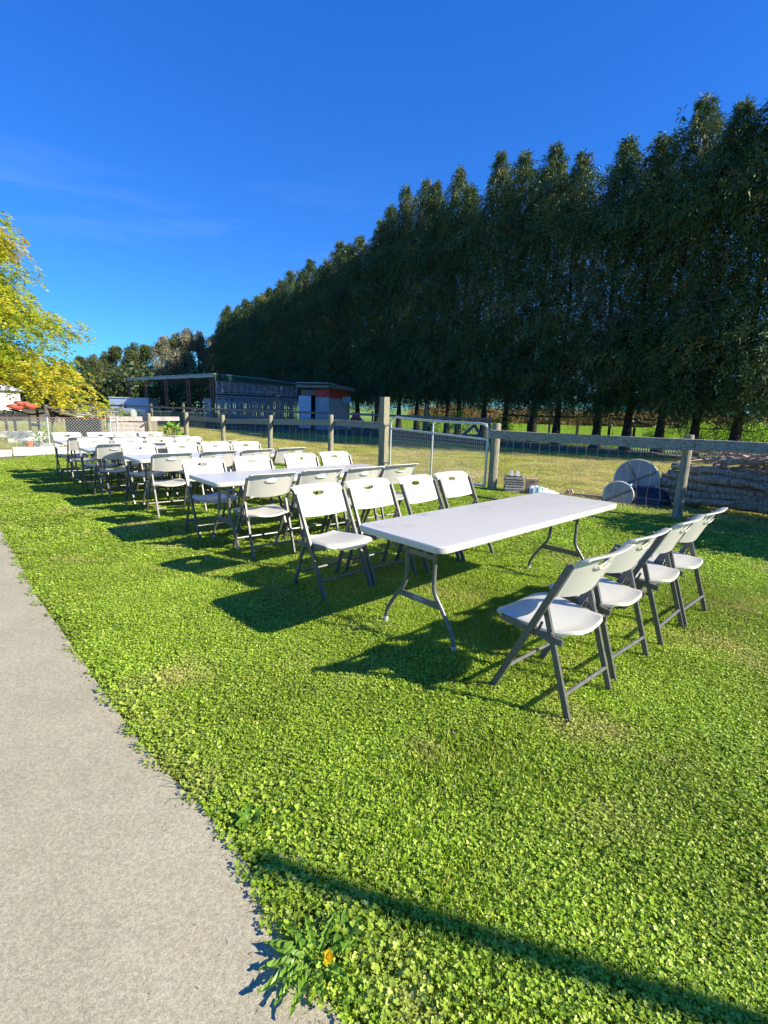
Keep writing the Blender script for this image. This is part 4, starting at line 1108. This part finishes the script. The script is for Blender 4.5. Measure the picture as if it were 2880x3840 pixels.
o = mb.build('plastic_dish', M['tarpblue'], None, True, (c.x, c.y, -.04), radians(-24)); sm = o.modifiers.new('thickness', 'SOLIDIFY'); sm.thickness = .015
tag(o, 'half-round dark navy plastic tub standing in front of the grey discs', 'tub')
c = at(2358, 1830, 8.95); o = MB().tube([(0, 0, 0), (.09, .08, .05)], .03, 12).build('white_pipe', M['white'], None, True, tuple(c)); tag(o, 'short white pipe stub between the two grey discs', 'pipe')

# cartons, bag, rake
c = at(1925, 1842, 9.75)
t = thing('carton_stack', 'stack of grey egg cartons with white tops beside the gate post', 'cartons', (c.x, c.y, 0), -.15)
for k in range(6): 
    z = .025+.048*k
    MB().box((rnd.uniform(-.008, .008), 0, z), (.36, .28, .034), jit=.004).build('carton', M['crate'], t)
    MB().box((0, .02, z+.022), (.30, .20, .010)).build('tray_gap', M['dark'], t)
for dx in (-.06, .06):
    mb = MB(); 
    for j in range(4): mb.box((dx+.0, -.08+.05*j, .345+.012*(j % 2)), (.08, .04, .07), taper=.6)
    mb.build('top_tray', M['white'], t)
t = thing('cardboard_box', 'small tan cardboard box right of the grey cartons', 'box', (c.x+.34, c.y-.03, 0), -.2)
MB().box((0, 0, .13), (.22, .22, .27), jit=.006).build('box_body', M['card'], t)
MB().box((0, -.113, .21), (.07, .006, .02)).build('hand_slot', M['dark'], t)
# crumpled feed bag
mb = MB(); nu, nv = 26, 14
for j in range(nv+1):
    for i in range(nu+1):
        s = i/nu; a = pi*j/nv; L = .62*(s-.5); w = .17*math.sin(pi*min(1, .12+s*.86))**.5*(1-.45*s); z = w*1.1*sin(a)*(1.15-.6*s); y = -w*cos(a)*1.2
        k = .02*noise.noise(Vector((s*9, a*3, 4)))+.012*noise.noise(Vector((s*22, a*7, 1))); mb.v.append((L, y*(1+k*3), max(0, z+k*1.2*sin(a))))
for j in range(nv):
    for i in range(nu): a_ = j*(nu+1)+i; mb.f.append((a_, a_+1, a_+nu+2, a_+nu+1))
c2 = at(2045, 1850, 9.5); t = thing('feed_bag', 'crumpled white and teal fabric bag lying on the grass behind the nearest table', 'bag', (c2.x, c2.y, -.01), -.18)
mb.build('bag_body', M['cloth'], t, True)
mb2 = MB(); mb2.v = [(-.25+.02*i, -.19+.02*math.sin(i), .02) for i in range(10)]+[(-.24+.02*i, -.10, .16+.015*math.sin(i*1.3)) for i in range(10)]
mb2.f = [(i, i+1, i+11, i+10) for i in range(9)]; mb2.build('teal_side', M['teal'], t, True)
c3 = at(2135, 1862, 9.35); mb = MB()
for k in range(6):
    a = k*1.05; mb.tube([(0, 0, .05), (.05*cos(a), .05*sin(a), .12+.02*(k % 2)), (.09*cos(a), .09*sin(a), .05)], [.03, .022, .01], 6)
o = mb.build('dry_stump', M['card'], None, True, (c3.x, c3.y, -.02)); tag(o, 'small brown lump of dried stalks beside the feed bag', 'stalks')
ra = at(2145, 1868, 9.3); rb = at(2340, 1886, 8.85)
t = thing('long_handle', 'long brown tool handle with a black grip lying on the grass by the tub', 'tool', (ra.x, ra.y, .06)); d = rb-ra; d.z = 0
MB().tube([(0, 0, 0), tuple(d*.78)], .018, 8).build('shaft', M['card'], t, True); MB().tube([tuple(d*.78), tuple(d)], .023, 8).build('grip', M['dark'], t, True)

# trestle beyond the gate
c = at(1765, 1640, 24.5); t = thing('wooden_trestle', 'grey timber trestle propped in the shade beyond the metal gate', 'trestle', (c.x, c.y, 0), .1)
for a_, b_ in (((-.75, 0, .0), (.25, 0, .92)), ((.75, 0, 0), (.1, 0, .88)), ((-.45, 0, .30), (.62, 0, .34))): MB().beam(a_, b_, .05, .14).build('timber', M['wood'], t)
MB().box((.15, .1, .22), (.4, .05, .2)).build('red_panel', M['red'], t)

# far fence + gate across the meadow (backlit darkness put into the colour, against the bright grass)
ff = thing('field_fence', 'timber field fence coloured backlit-dark, silhouetted against the bright meadow under the conifers', 'fence', (14, 37, 0)); B = (14, 37)
fu = [1900, 1980, 2060, 2166, 2286, 2380, 2480, 2580, 2690, 2800, 2900]
fp = [at(u, 1600, 36.5-(i*.5)) for i, u in enumerate(fu)]
for i, p in enumerate(fp): MB().box((p.x-B[0], p.y-B[1], .72), (.13, .13, 1.5)).build('post', M['bark'], ff)
for i in range(len(fp)-1):
    if i == 3: continue
    a, b = fp[i], fp[i+1]; MB().beam((a.x-B[0]+.07, a.y-B[1], 1.26), (b.x-B[0]-.07, b.y-B[1], 1.26), .05, .15).build('rail', M['bark'], ff)
mb = MB(); wire_panel(mb, (fp[0].x, fp[0].y), (fp[-1].x, fp[-1].y), .1, 1.15, .5, 4, .006, .01, B); w = mb.build('wire_mesh', M['bark'], ff); w['kind'] = 'stuff'
a, b = at(2382, 1584, 33.6), at(2542, 1624, 32); a.z, b.z = 1.15, .35
MB().beam((a.x-B[0], a.y-B[1], a.z), (b.x-B[0], b.y-B[1], b.z), .05, .12).build('prop', M['bark'], ff)
p, q = fp[3], fp[4]; t = thing('field_gate', 'thin rounded pipe gate in the far fence across the meadow', 'gate', (p.x, p.y, 0)); d = (q-p); d.z = 0
d1 = d*.03; d2 = d*.97
MB().tube([(d1.x, d1.y, .1), (d1.x, d1.y, 1.2), tuple(d*.08+Vector((0, 0, 1.34))), tuple(d*.92+Vector((0, 0, 1.34))), (d2.x, d2.y, 1.2), (d2.x, d2.y, .1)], .03, 6).build('gate_frame', M['bark'], t, True)
MB().tube([tuple(d*.03+Vector((0, 0, .85))), tuple(d*.97+Vector((0, 0, .85)))], .022, 5).build('bar', M['bark'], t); MB().tube([tuple(d*.5+Vector((0, 0, .1))), tuple(d*.5+Vector((0, 0, 1.34)))], .022, 5).build('upright', M['bark'], t)
MB().box((d.x*.56, d.y*.56-.3, .95), (.11, .11, 1.95)).build('centre_post', M['bark'], t)

# undergrowth shrubs below the conifers
def shrub(name, label, x, y, h, r, m, n=900, ll=(.05, .11), seed=1, cat='shrub', stems=6, group=None):
    R = np.random.RandomState(seed); v = R.normal(size=(n, 3)); v /= np.linalg.norm(v, axis=1, keepdims=True); q = R.rand(n)**.4
    P = v*q[:, None]*np.array([r, r, h*.5])+np.array([0, 0, h*.52]); P += R.normal(0, .04, (n, 3))
    t = thing(name, label, cat, (x, y, -.03), 0, group)
    me = leaves_mesh('foliage', P, v+R.normal(0, .5, (n, 3)), R.normal(size=(n, 3)), R.uniform(*ll, n), R.uniform(*ll, n)*.6, np.clip(R.normal(.5, .25, n), 0, 1), m, .1); share(me, 'foliage', t)
    mb = MB()
    for k in range(stems):
        a = R.rand()*6.28; mb.tube([(0, 0, 0), (r*.3*cos(a), r*.3*sin(a), h*.4), (r*.6*cos(a), r*.6*sin(a), h*.85)], [.02*h, .014*h, .005*h], 5, False)
    mb.build('stems', M['bark'], t); return t
shl = ['leafy bush in the gap between the two rightmost trunks', 'leafy bush under the conifers right above the right-hand fence post', 'low bush at the foot of the conifers behind the log pile', 'bush under the trees at the right border']
for i, (u, y, h) in enumerate(((2780, 23.5, 1.5), (2625, 24.5, 1.5), (2480, 30, .9), (2860, 22.5, 1.5))):
    p = at(u, 1600, y); shrub('bush', shl[i], p.x, p.y, h, .85, M['field'], 1500, (.07, .15), 80+i, group='bushes under the conifers')
for i, (u, y, h, lb) in enumerate(((1715, 31, 1.5, 'bush seen between trunks above the left half of the metal gate'), (1880, 29, 1.3, 'bush seen between trunks near the gate post'), (1610, 33, 1.6, 'bush between trunks just right of the tall square post'))):
    p = at(u, 1600, y); shrub('bush', lb, p.x, p.y, h, .7, M['field'], 700, (.07, .15), 90+i, group='bushes under the conifers')
p = at(648, 1640, 16.6); shrub('young_plant', 'bright leafy young plant standing beside the fence corner post behind the chairs', p.x, p.y, .85, .30, M['weed'], 130, (.12, .22), 5, 'plant')
p = at(180, 1668, 16.2); shrub('green_shrub', 'small green shrub behind the chain-link fence beside the pale stones', p.x, p.y, .55, .35, M['weed'], 420, (.05, .10), 6)

shrub('shade_shrub', 'rounded dense leafy shrub out of view, added to shade grass by the logs', 7.1, 5.8, 2.1, 1.4, M['bush'], 6500, (.10, .19), 55, stems=9)  # unseen shrub, added to cast the shade in front of the log pile
# ------------------------------------------------------------------ clutter at the left
p = at(112, 1676, 15.5); t = thing('flower_pot', 'orange plant pot behind the chain-link fence', 'pot', (p.x, p.y, 0))
MB().tube([(0, 0, 0), (0, 0, .15)], [.07, .10], 14).build('pot_body', M['orange'], t, True); MB().tube([(0, 0, .15), (0, 0, .19)], .115, 14).build('pot_rim', M['orange'], t, True)
bl = [((60, 1612), 19.5, (1.0, .5, .28), 'long pale stone trough at the back of the left garden bed'), ((100, 1618), 18.6, (.9, .5, .34), 'pale stone trough behind the orange pot, squarest of them'), ((140, 1616), 18.6, (.5, .4, .30), 'small pale block at the right end of the stone troughs'),
      ((88, 1640), 17.4, (.8, .35, .12), 'flat pale slab lying above the orange pot'), ((138, 1636), 17.6, (.7, .3, .10), 'flat pale slab near the green shrub'), ((120, 1652), 16.6, (.45, .3, .12), 'pale stone just behind the orange pot'), ((160, 1662), 16.2, (.5, .25, .10), 'pale stone at the foot of the green shrub'), ((185, 1668), 15.9, (.4, .25, .10), 'pale stone right of the green shrub, by the boards')]
for (uv, y, sz, lb) in bl:
    p = at(uv[0], uv[1], y); hz_ = max(.14, p.z); o = MB().box((0, 0, 0), (sz[0], sz[1], hz_), jit=.03).build('stone_block', M['white'], None, loc=(p.x, p.y, hz_/2-.03), rz=rnd.uniform(-.3, .3)); tag(o, lb, 'stone', 'pale stones in the left garden bed')
# wire pen with wooden posts, draped black cloth
wp = thing('wire_pen', 'old wire pen with thin posts and sagging black netting behind the chain-link fence', 'pen', (-14, 20, 0)); B = (-14, 20)
wu = [(30, 1640, 20.0), (62, 1640, 20.3), (118, 1640, 20.7), (150, 1640, 20.8), (200, 1640, 21), (300, 1640, 19.2), (386, 1640, 18.6)]
for i, (u, v, y) in enumerate(wu):
    p = at(u, v, y); h = (at(u, [1536, 1542, 1550, 1536, 1540, 1572, 1572][i], y)).z; MB().box((p.x-B[0], p.y-B[1], h/2), (.07, .07, h)).build('post', M['wood'] if i != 3 else M['dark'], wp)
mb = MB(); wire_panel(mb, tuple(at(0, 1640, 20).xy), tuple(at(210, 1640, 21).xy), .1, 1.0, .2, 6, .004, .02, B); w = mb.build('wire_mesh', M['galv'], wp); w['kind'] = 'stuff'
def drape(name, pts, y, m, drop):
    mb = MB(); n = len(pts)
    for (u, v), dz in zip(pts, drop): p = at(u, v, y); mb.v.append((p.x-B[0], p.y-B[1], p.z)); mb.v.append((p.x-B[0], p.y-B[1]+.05, max(0, p.z-dz)))
    mb.f = [(2*i, 2*i+1, 2*i+3, 2*i+2) for i in range(n-1)]; o = mb.build(name, m, wp); sm = o.modifiers.new('thickness', 'SOLIDIFY'); sm.thickness = .01
drape('netting', [(30, 1531), (60, 1537), (80, 1542), (100, 1549), (120, 1552), (148, 1548), (165, 1546)], 20.2, M['dark'], [.06]*7)
drape('netting', [(180, 1532), (188, 1538), (205, 1544), (235, 1552), (265, 1558), (300, 1562), (340, 1565), (392, 1560)], 19.6, M['dark'], [.12, .60, .16, .18, .2, .16, .1, .1])
drape('shade_cloth', [(243, 1572), (300, 1574), (385, 1574)], 18.8, M['dark'], [.85, .85, .8])
# loose boards on the pen
for i, (a, b, m_, lb) in enumerate((((205, 1546, 20), (300, 1562, 19.4), 'bleached', 'tan plank lying over the sagging netting'), ((288, 1553, 20.4), (385, 1563, 19.8), 'white', 'white plank on top of the pen, next to the gate'), ((262, 1540, 21.5), (330, 1550, 21.2), 'palletw', 'grey sheet leaning on the pen behind the planks'))):
    p, q = at(*a), at(*b); o = MB().beam((0, 0, 0), tuple(q-p), .25, .035, jit=.01).build('plank', M[m_], None, loc=tuple(p)); tag(o, lb, 'plank', 'planks lying on the wire pen')
# back pens and cages
rf = thing('pen_fence', 'low timber pen fence far behind the wire pen, left of the shed', 'fence', (-22, 31, 0)); B = (-22, 31)
pp = [at(u, 1600, 31) for u in (180, 236, 290, 345, 400, 460)]
for i, p in enumerate(pp): MB().box((p.x-B[0], p.y-B[1], .6), (.12, .12, [1.0, 1.05, 1.25, 1.0, 1.0, 1.0][i])).build('post', M['wood'], rf)
for i in range(5):
    for z in (.55, .95): MB().beam((pp[i].x-B[0]+.08, pp[i].y-B[1]-.03, z), (pp[i+1].x-B[0]-.08, pp[i+1].y-B[1]-.03, z), .04, .13).build('rail', M['wood'], rf)
p = at(317, 1545, 29); t = thing('metal_cage', 'pale metal-framed cage standing left of the clear-sided crate', 'cage', (p.x, p.y, .35))
for a_, b_ in (((-.32, 0, 0), (-.32, 0, .68)), ((.32, 0, 0), (.32, 0, .68)), ((-.32, 0, .68), (.32, 0, .68)), ((-.32, 0, .42), (.32, 0, .42)), ((-.32, .5, .68), (.32, .5, .68)), ((-.32, 0, .68), (-.32, .5, .68)), ((.32, 0, .68), (.32, .5, .68))): MB().beam(a_, b_, .035, .035).build('bar', M['galv'], t)
MB().box((0, .3, .20), (.6, .4, .4)).build('box', M['sheet'], t)
p = at(430, 1560, 27); t = thing('cold_frame', 'low clear-sided cold frame with a pinkish tint in front of the shed', 'cold frame', (p.x, p.y, 0))
MB().box((0, 0, .9), (1.45, .7, .04)).build('lid', M['pink'], t); MB().box((0, 0, .50), (1.4, .65, .72)).build('side_panel', M['pink'], t)
for k in range(5): MB().box((-.7+.35*k, -.345, .55), (.03, .03, .8)).build('glazing_bar', M['bleached'], t)
p = at(500, 1553, 25); t = thing('steel_drum', 'grey-green open drum lying on its side behind the bleached gate', 'drum', (p.x-.25, p.y, .88), .2)
MB().tube([(-.35, .15, 0), (.30, -.12, 0)], .24, 20, False).build('drum_wall', M['barrel'], t, True); MB().disc((-.34, .146, 0), .235, .01, (.65, -.27, 0), 20).build('drum_end', M['barrel'], t)
MB().disc((.28, -.112, 0), .225, .01, (.65, -.27, 0), 20).build('drum_mouth', M['barrel'], t)
p = at(500, 1562, 25.2); o = MB().box((0, 0, 0), (1.6, 1.0, .62), jit=.02).build('timber_stack', M['wood'], None, loc=(p.x, p.y+.3, .30)); tag(o, 'stacked old timber carrying the grey-green drum', 'timber')
p = at(505, 1535, 44); t = thing('storage_trailer', 'pale blue-white box trailer partly behind the left end of the open shed', 'trailer', (p.x, p.y, 0))
MB().box((0, 0, 1.0), (3.3, 1.8, 1.35)).build('body', M['blue'], t); MB().box((0, 0, 1.70), (3.4, 1.9, .06)).build('roof', M['white'], t); MB().box((-.5, -.91, 1.0), (.5, .03, .3)).build('window', M['dark'], t)
for sx in (-1, 1): MB().disc((sx*.6, -.85, .3), .3, .15, (0, 1, 0), 16).build('wheel', M['dark'], t)
# white building at the left border
p = at(8, 1520, 40); t = thing('white_building', 'small white building with a grey roof at the left border', 'building', (p.x-1.6, p.y, 0))
MB().box((0, 0, .95), (4.0, 3, 2.1)).build('wall', M['white'], t)
mb = MB(); mb.v = [(-2.3, -1.7, 1.95), (2.3, -1.7, 1.95), (2.3, 1.7, 1.95), (-2.3, 1.7, 1.95), (-1.6, 0, 2.7), (1.4, 0, 2.7)]; mb.f = [(0, 1, 5, 4), (1, 2, 5), (2, 3, 4, 5), (3, 0, 4), (3, 2, 1, 0)]; mb.build('roof', M['palletw'], t)
MB().box((1.2, -1.51, 1.2), (.06, .04, 1.2)).build('trim', M['stone'], t); MB().box((.6, -1.515, 1.2), (.06, .05, 1.6)).build('trim', M['stone'], t)
# orange-red plastic hulls
for i, (u, v, w_, lb) in enumerate(((60, 1526, 1.3, 'orange-red plastic shape on the left, low and flat, near the white building'), (80, 1513, 1.0, 'orange-red plastic shape raised highest of the red ones'), (112, 1521, 1.1, 'pale red plastic shape sloping down at the right of the red ones'))):
    p = at(u, v, 33); mb = MB(); n = 9
    pts = [(w_*(k/(n-1)-.5), 0, .05*math.sin(k)) for k in range(n)]; mb.tube(pts, [.04+.13*math.sin(pi*k/(n-1))**.7 for k in range(n)], 8)
    o = mb.build('plastic_hull', M['redplastic'], None, True, tuple(p), rnd.uniform(-.3, .3)+(.0 if i < 2 else 0)); o.rotation_euler = (0, .18*(i == 2), 0); tag(o, lb, 'plastic hull', 'orange-red plastic shapes beyond the pen')
p = at(75, 1545, 34); o = MB().box((0, 0, .25), (5.0, 1.2, .72), jit=.03).build('timber_stack', M['wood'], None, loc=(p.x+.4, p.y, 0)); tag(o, 'low grey timber rack under the orange-red plastic shapes', 'timber')
p = at(135, 1592, 21); o = MB().box((0, 0, 0), (.32, .25, .12), taper=.7).build('blue_tub', M['blueplastic'], None, loc=tuple(p)); tag(o, 'small blue plastic tub inside the wire pen', 'tub')
# red oddments right of the hut
p = at(1335, 1560, 33); t = thing('red_machine', 'small red machine with pale wheels parked right of the red hut', 'machine', (p.x, p.y, 0))
MB().box((0, 0, 1.0), (.5, .7, .35), taper=.7).build('hood', M['red'], t); MB().box((0, .2, .65), (.7, .5, .4)).build('body', M['red'], t)
for sx in (-1, 1): MB().disc((sx*.42, 0, .38), .36, .16, (1, 0, 0), 16).build('wheel', M['white'], t)

# ------------------------------------------------------------------ dandelion and broad-leaved weeds
def dandelion_leaf(L, W_, seed, lobes=5):
    R = random.Random(seed); mb = MB(); n = lobes*2; cl = []
    for k in range(n+1):
        s = k/n; w = W_*(.25+.9*math.sin(pi*min(1, s*1.02))**.8)*(1.0 if k % 2 else .42)*R.uniform(.85, 1.15)
        if k == n: w = .001
        if k == 0: w = .004
        z = .016*math.sin(pi*s*.9)+.004*R.uniform(-1, 1)
        back = -.012 if k % 2 else 0
        cl.append((s*L, z, w, back))
    for x, z, w, bk in cl: mb.v += [(x+bk, -w, z+.004), (x, 0, z-.004), (x+bk, w, z+.004)]
    for k in range(n):
        a_ = 3*k; mb.f += [(a_, a_+3, a_+4, a_+1), (a_+1, a_+4, a_+5, a_+2)]
    return mb
dp = Vector((-.150, 1.120, 0))
dl = thing('dandelion', 'dandelion with a yellow flower and jagged leaves spilling over the path edge', 'plant', (dp.x, dp.y, 0))
leafm = [dandelion_leaf(.14, .016, s, 7).mesh('leaf', M['weed'], False) for s in (1, 2, 3)]
for m_ in leafm:
    a = m_.attributes.new('tint', 'FLOAT', 'FACE'); a.data.foreach_set('value', [rnd.random()*.9 for _ in m_.polygons])
for k, (a, s, ti) in enumerate(((2.9, 1.05, -.05), (3.35, 1.0, -.1), (3.75, 1.1, -.15), (4.05, .95, -.12), (4.4, 1.0, -.2), (2.5, .9, -.3), (5.0, .8, -.4), (5.7, .8, -.5), (.3, .8, -.6), (1.2, .8, -.6), (2.0, .8, -.5), (3.1, .75, -.5), (3.9, .7, -.6))):
    o = share(leafm[k % 3], 'leaf', dl, (0.015*cos(a), .015*sin(a), .008), (rnd.uniform(-.2, .2), ti*.45-.06, a)); o.scale = (s, s, s)
st = MB().tube([(0, 0, 0), (.02, -.008, .03), (.032, -.014, .046), (.034, -.016, .052)], [.003, .0025, .0025, .003], 6).build('stalk', M['weed'], dl, True)
mb = MB(); ax = Vector((-.35, -.45, .8)).normalized(); s1 = ax.orthogonal().normalized(); s2 = ax.cross(s1); c = Vector((.034, -.016, .052))
for ring in range(5):
    nn = 22-ring*3; rr = .0175-ring*.0032
    for k in range(nn):
        a = 2*pi*k/nn+ring*.3; d = (s1*cos(a)+s2*sin(a)); e = (-s1*sin(a)+s2*cos(a))*.0016
        b0 = c+d*.003+ax*.001*ring; tp_ = c+d*rr*rnd.uniform(.85, 1.1)+ax*(.002+.0022*ring); i_ = len(mb.v)
        mb.v += [tuple(b0-e*.6), tuple(b0+e*.6), tuple(tp_+e), tuple(tp_-e)]; mb.f.append((i_, i_+1, i_+2, i_+3))
mb.build('flower_head', M['yellow'], dl)
def broad_leaf():
    mb = MB(); n = 6
    for k in range(n+1):
        s = k/n; w = .02*math.sin(pi*min(.98, s*.9+.06))**.7; z = .03*math.sin(pi*s*.7); mb.v += [(.10*s, -w, z+.006), (.10*s, 0, z), (.10*s, w, z+.006)]
    for k in range(n): a_ = 3*k; mb.f += [(a_, a_+3, a_+4, a_+1), (a_+1, a_+4, a_+5, a_+2)]
    return mb.mesh('leaf', M['weed'], True)
blm = broad_leaf(); a = blm.attributes.new('tint', 'FLOAT', 'FACE'); a.data.foreach_set('value', [.0]*len(blm.polygons))
def gpx(u, v):
    a = (u-1440)/1900.3; b = (v-1920)/1900.3; x = a*_cr+b*_sr; yy = -a*_sr+b*_cr; r = (x, _c-yy*_s, -_s-yy*_c); t = -CAMH/r[2]; return r[0]*t, r[1]*t
for (u, v), s, lb in (((935, 3085), .62, 'dark broad-leaved weed growing beside the path edge above the shadow'), ((1290, 3500), .6, 'broad-leaved weed in the grass just above the dandelion flower')):
    x, y = gpx(u, v); t = thing('broadleaf_weed', lb, 'plant', (x, y, -.01), rnd.random()*6, 'broad-leaved weeds in the lawn')
    for k in range(7): o = share(blm, 'leaf', t, (0, 0, .01), (0, rnd.uniform(-.32, -.02), k*.9+rnd.uniform(-.2, .2))); o.scale = (s, s, s)
# a few long grass blades hanging over the concrete
mb = MB()
for u, v, a, l in ((640, 2935, 2.9, .13), (655, 2950, 3.2, .10), (690, 2985, 3.6, .09), (1010, 3440, 3.0, .09), (880, 3175, 3.1, .05)):
    x, y = gpx(u+30, v+10); mb.tube([(x+.03, y, .0), (x+.5*l*cos(a), y+.5*l*sin(a), .03), (x+l*cos(a), y+l*sin(a), .012)], [.0014, .0012, .0004], 3, False)
o = mb.build('grass_blades', M['weed']); tag(o, 'long grass blades leaning over the concrete path edge', 'grass', kind='stuff')

n = 420; t_ = RS.rand(n); yy_ = .95+3.4*t_**1.3; xx_ = np.interp(yy_, _ey, _ex)-RS.exponential(.10, n)-.01
cz_ = np.full(n, .0065); dd_ = np.stack([RS.normal(size=n), RS.normal(size=n), RS.normal(0, .06, n)], 1)
o = share(leaves_mesh('grass_clippings', np.stack([xx_, yy_, cz_], 1), dd_, np.cross(dd_, np.array([0, 0, 1.])), RS.uniform(.006, .022, n), RS.uniform(.0012, .003, n), RS.rand(n), M['reed']), 'grass_clippings')
tag(o, 'dry grass clippings scattered along the edge of the concrete path', 'clippings', kind='stuff')
# thin pole standing on the lawn to the right of the photographer; its shadow crosses the foreground
PB = Vector((4.85, -.21, 0))
t = thing('garden_pole', 'slender wooden garden pole standing on the lawn right of the photographer', 'pole', tuple(PB))
MB().tube([(0, 0, -.1), (.01, 0, 1.7), (.0, .0, 3.27)], [.052, .048, .042], 10).build('shaft', M['post'], t, True)
MB().tube([(0, 0, 3.27), (0, 0, 3.29), (0, 0, 3.31)], [.055, .055, .02], 10).build('cap', M['wood'], t, True)
